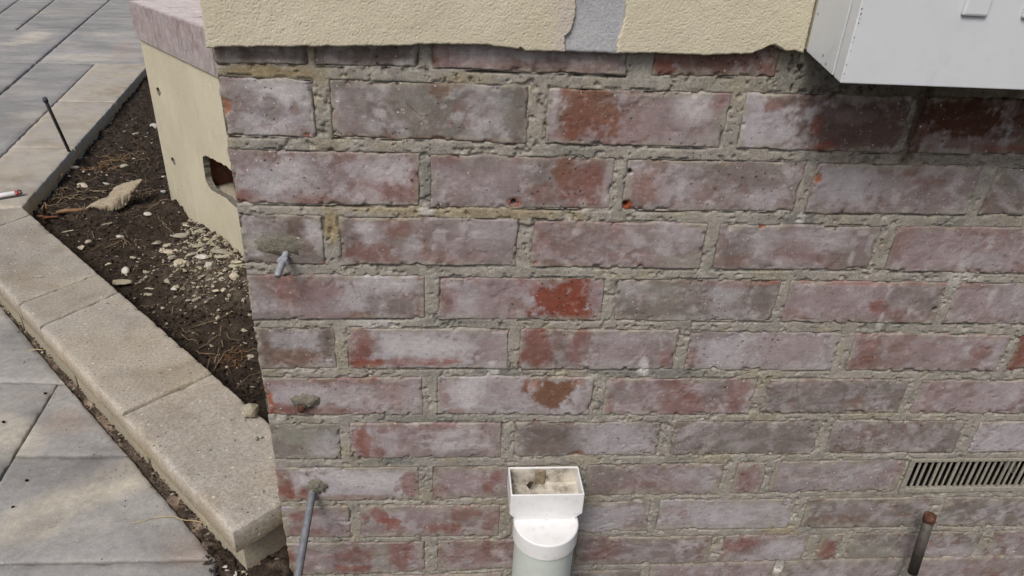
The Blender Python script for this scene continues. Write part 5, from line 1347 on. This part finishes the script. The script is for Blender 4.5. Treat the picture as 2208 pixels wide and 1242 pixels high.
# inside: floor with the round outlet, soiled linings
V = []; F = []; n_ = 40; ocx, ocy, ocr = 0.279, -0.040, 0.019
for k in range(n_):
    a = 2*math.pi*k/n_; V.append((ocx+ocr*math.cos(a), ocy+ocr*math.sin(a)*.95, -0.6500))
for k in range(n_):
    a = 2*math.pi*k/n_; ca_, sa_ = math.cos(a), math.sin(a)
    hx_, hy_ = (hx1-hx0)/2-th, (hy1-hy0)/2-th
    mx, my = (hx0+hx1)/2, (hy0+hy1)/2
    t = min(hx_/max(abs(ca_), 1e-6), hy_/max(abs(sa_), 1e-6)); V.append((mx+ca_*t, my+sa_*t, -0.6455))
for k in range(n_): V.append((V[k][0], V[k][1], -0.70))
F = [(k, (k+1) % n_, n_+(k+1) % n_, n_+k) for k in range(n_)]+[(k, 2*n_+k, 2*n_+(k+1) % n_, (k+1) % n_) for k in range(n_)]
o = fixn(raw('adaptor_floor', V, F, M_PVCD, None, True)); adopt(o, dp)
o = raw('outlet_dark', [(ocx+ocr*math.cos(2*math.pi*k/24), ocy+ocr*.95*math.sin(2*math.pi*k/24), -0.668) for k in range(24)], [tuple(range(24))], M_DARK, None, False); adopt(o, dp)
adopt(box('back_lining', (hx0+th+.0002, hy1-th-.0012, -0.6505), (hx1-th-.0002, hy1-th-.0002, hzt-.0015), M_PVCD), dp)
adopt(box('mud_rib', (0.2655, hy1-th-.0045, -0.650), (0.281, hy1-th-.001, hzt-.002), m_plain('dried_mud', (0.27, 0.22, 0.155), .95, .1, var=.3, sc=150, bump=1.0, bsc=600), None, .002), dp)
lf = leaf('leaf_scrap', [(1150, 1036, 0), (1158, 1030, .0), (1164, 1038, 0), (1152, 1046, 0)], 0, M_DARK, 'dark leaf scrap lying inside the open white rainwater adaptor', 'leaf') if False else None
V = [(.2515, -.026, -.634), (.257, -.022, -.630), (.262, -.020, -.634), (.256, -.026, -.641)]
o = raw('leaf_scrap', V, [(0, 1, 2, 3)], m_plain('wet_leaf', (0.06, 0.045, 0.03), .8, .3, var=.4), None, False); md = o.modifiers.new('s', 'SOLIDIFY'); md.thickness = .0015
tag(o, 'dark leaf scrap stuck inside the open white rainwater adaptor', 'leaf')
q_ = rock('mortar_crumb', (.3165, -.046, -.6425), (.007, .006, .004), M_PALE, None, 55); tag(q_, 'pale crumb of mortar lying inside the white rainwater adaptor', 'mortar')
# round socket with flat lid, then the pipe
def lathe(name, prof, m, n=64):
    V = []; F = []
    for (r0, z) in prof:
        for k in range(n):
            a = 2*math.pi*k/n; V.append((cxp+r0*math.cos(a), cyp+r0*math.sin(a), z))
    for i in range(len(prof)-1):
        for k in range(n): F.append((i*n+k, i*n+(k+1) % n, (i+1)*n+(k+1) % n, (i+1)*n+k))
    return adopt(fixn(raw(name, V, F, m, None, True)), dp)
zl = -0.6665; zbnd = -0.6945
lathe('pipe_socket', [(0.001, zl), (cr-.0022, zl), (cr-.0021, zl), (cr-.0006, zl-.0006), (cr, zl-.0022), (cr, zl-.0024), (cr, zbnd+.0005), (cr, zbnd), (cr-.0004, zbnd-.0004), (0.0432, zbnd-.0006)], M_PVC)
lathe('pipe', [(0.0431, zbnd+.004), (0.0431, zbnd), (0.0431, -0.76), (0.0431, ZG+.004)], M_PIPE)
V = []; F = []
# ---------------------------------------------------------------- bolts and rods in the wall
def collar(px, py, wx_, wz_, h_, m, seed, root):
    """rough patch of resin mortar round a bolt, drawn out flat on the brick"""
    c_ = ony(px, py); R = random.Random(seed); n_ = 18; V = [(c_[0], -h_, c_[2])]; F = []
    for ring, (s_, hh) in enumerate(((.35, h_), (.7, h_*.7), (1.0, -.0006))):
        for k in range(n_):
            a = 2*math.pi*k/n_; j = R.uniform(.66, 1.25)
            V.append((c_[0]+wx_*s_*math.cos(a)*j, -hh*R.uniform(.5, 1.4) if ring < 2 else .003, c_[2]+wz_*s_*math.sin(a)*j))
    for k in range(n_): F.append((0, 1+k, 1+(k+1) % n_))
    for r0 in range(2):
        for k in range(n_): F.append((1+r0*n_+k, 1+(r0+1)*n_+k, 1+(r0+1)*n_+(k+1) % n_, 1+r0*n_+(k+1) % n_))
    o = fixn(raw('resin_patch', V, F, m, None, True)); adopt(o, root)
M_RESIN = m_speck('resin_mortar', (0.20, 0.19, 0.155), (0.24, 0.225, 0.185), (0.14, 0.13, 0.10), bump=1.0, bd=0.003, gritd=0.04)
ab = empty('anchor_bolt', tuple(ony(619, 538))); tag(ab, 'short grey threaded bolt with a hexagon nut sticking out of the brick', 'bolt')
p0 = ony(621, 536, .01); p1 = ony(598.5, 594, -0.043); dv = (p1-p0)/np.linalg.norm(p1-p0)
adopt(threaded('bolt_rod', p0, p1, .0041, .0014, M_GALV), ab)
pn = ony(609, 561, -0.0165); pn = p0+dv*float((pn-p0)@dv)
adopt(tube('nut', [pn-dv*.0034, pn-dv*.0028, pn+dv*.0028, pn+dv*.0034], [.0060, .0067, .0067, .0060], M_GALV, None, 6, False), ab)
collar(612, 528, .040, .017, .0014, M_RESIN, 3, ab)
tr = empty('threaded_rod', tuple(ony(676, 1042))); tag(tr, 'long grey threaded rod sticking out of the bottom left brick towards the viewer', 'rod')
p0 = ony(677, 1041, .012); p1 = ony(634, 1290, -0.145)
adopt(threaded('rod', p0, p1, .0056, .0016, m_plain('grey_zinc', (0.19, 0.20, 0.225), 0.5, 0.4, 0.2, var=0.2, sc=120, dirt=(0.15, 0.14, 0.13), dirtamt=0.5, bump=0.3)), tr)
collar(683, 1049, .0190, .0160, .0048, M_RESIN, 4, tr)
rb = empty('rusty_bolt', tuple(ony(657, 868))); tag(rb, 'rusty cut off bolt stub in a grey mortar plug beside the wall corner', 'bolt')
M_RUST = m_plain('rust', (0.085, 0.038, 0.024), .9, .2, var=.35, sc=200, dirt=(0.30, 0.20, 0.15), dirtamt=.5, bump=.8)
p0 = ony(655, 868, .01); p1 = ony(649, 884, -0.010)
adopt(tube('bolt_rod', [p0, p1], [.0062, .0050], M_RUST, None, 12), rb)
collar(659, 864, .0205, .0155, .0060, M_RESIN, 5, rb)
rp = empty('rusty_pipe', (0.8985, -0.03, ZG)); tag(rp, 'upright thin steel pipe with a rusty cap standing in front of the bricks', 'pipe')
a_ = ony(2006, 1111, -0.03); b_ = ony(1950, 1290, -0.034); b_ = a_+(b_-a_)*((ZG+.01-a_[2])/(b_[2]-a_[2]))
M_PIPED = m_plain('tarnished_steel', (0.075, 0.07, 0.066), .6, .4, .25, var=.35, sc=60, dirt=(0.13, 0.085, 0.055), dirtamt=.85, bump=.4)
k_ = a_+(b_-a_)*.10
adopt(tube('tube', [k_, b_], .0078, M_PIPED, None, 20), rp)
adopt(tube('cap', [a_+(a_-b_)*.012, a_, k_+(a_-k_)*.15, k_+(a_-k_)*0.08], [.0062, .0088, .0090, .0078], M_RUST, None, 20), rp)
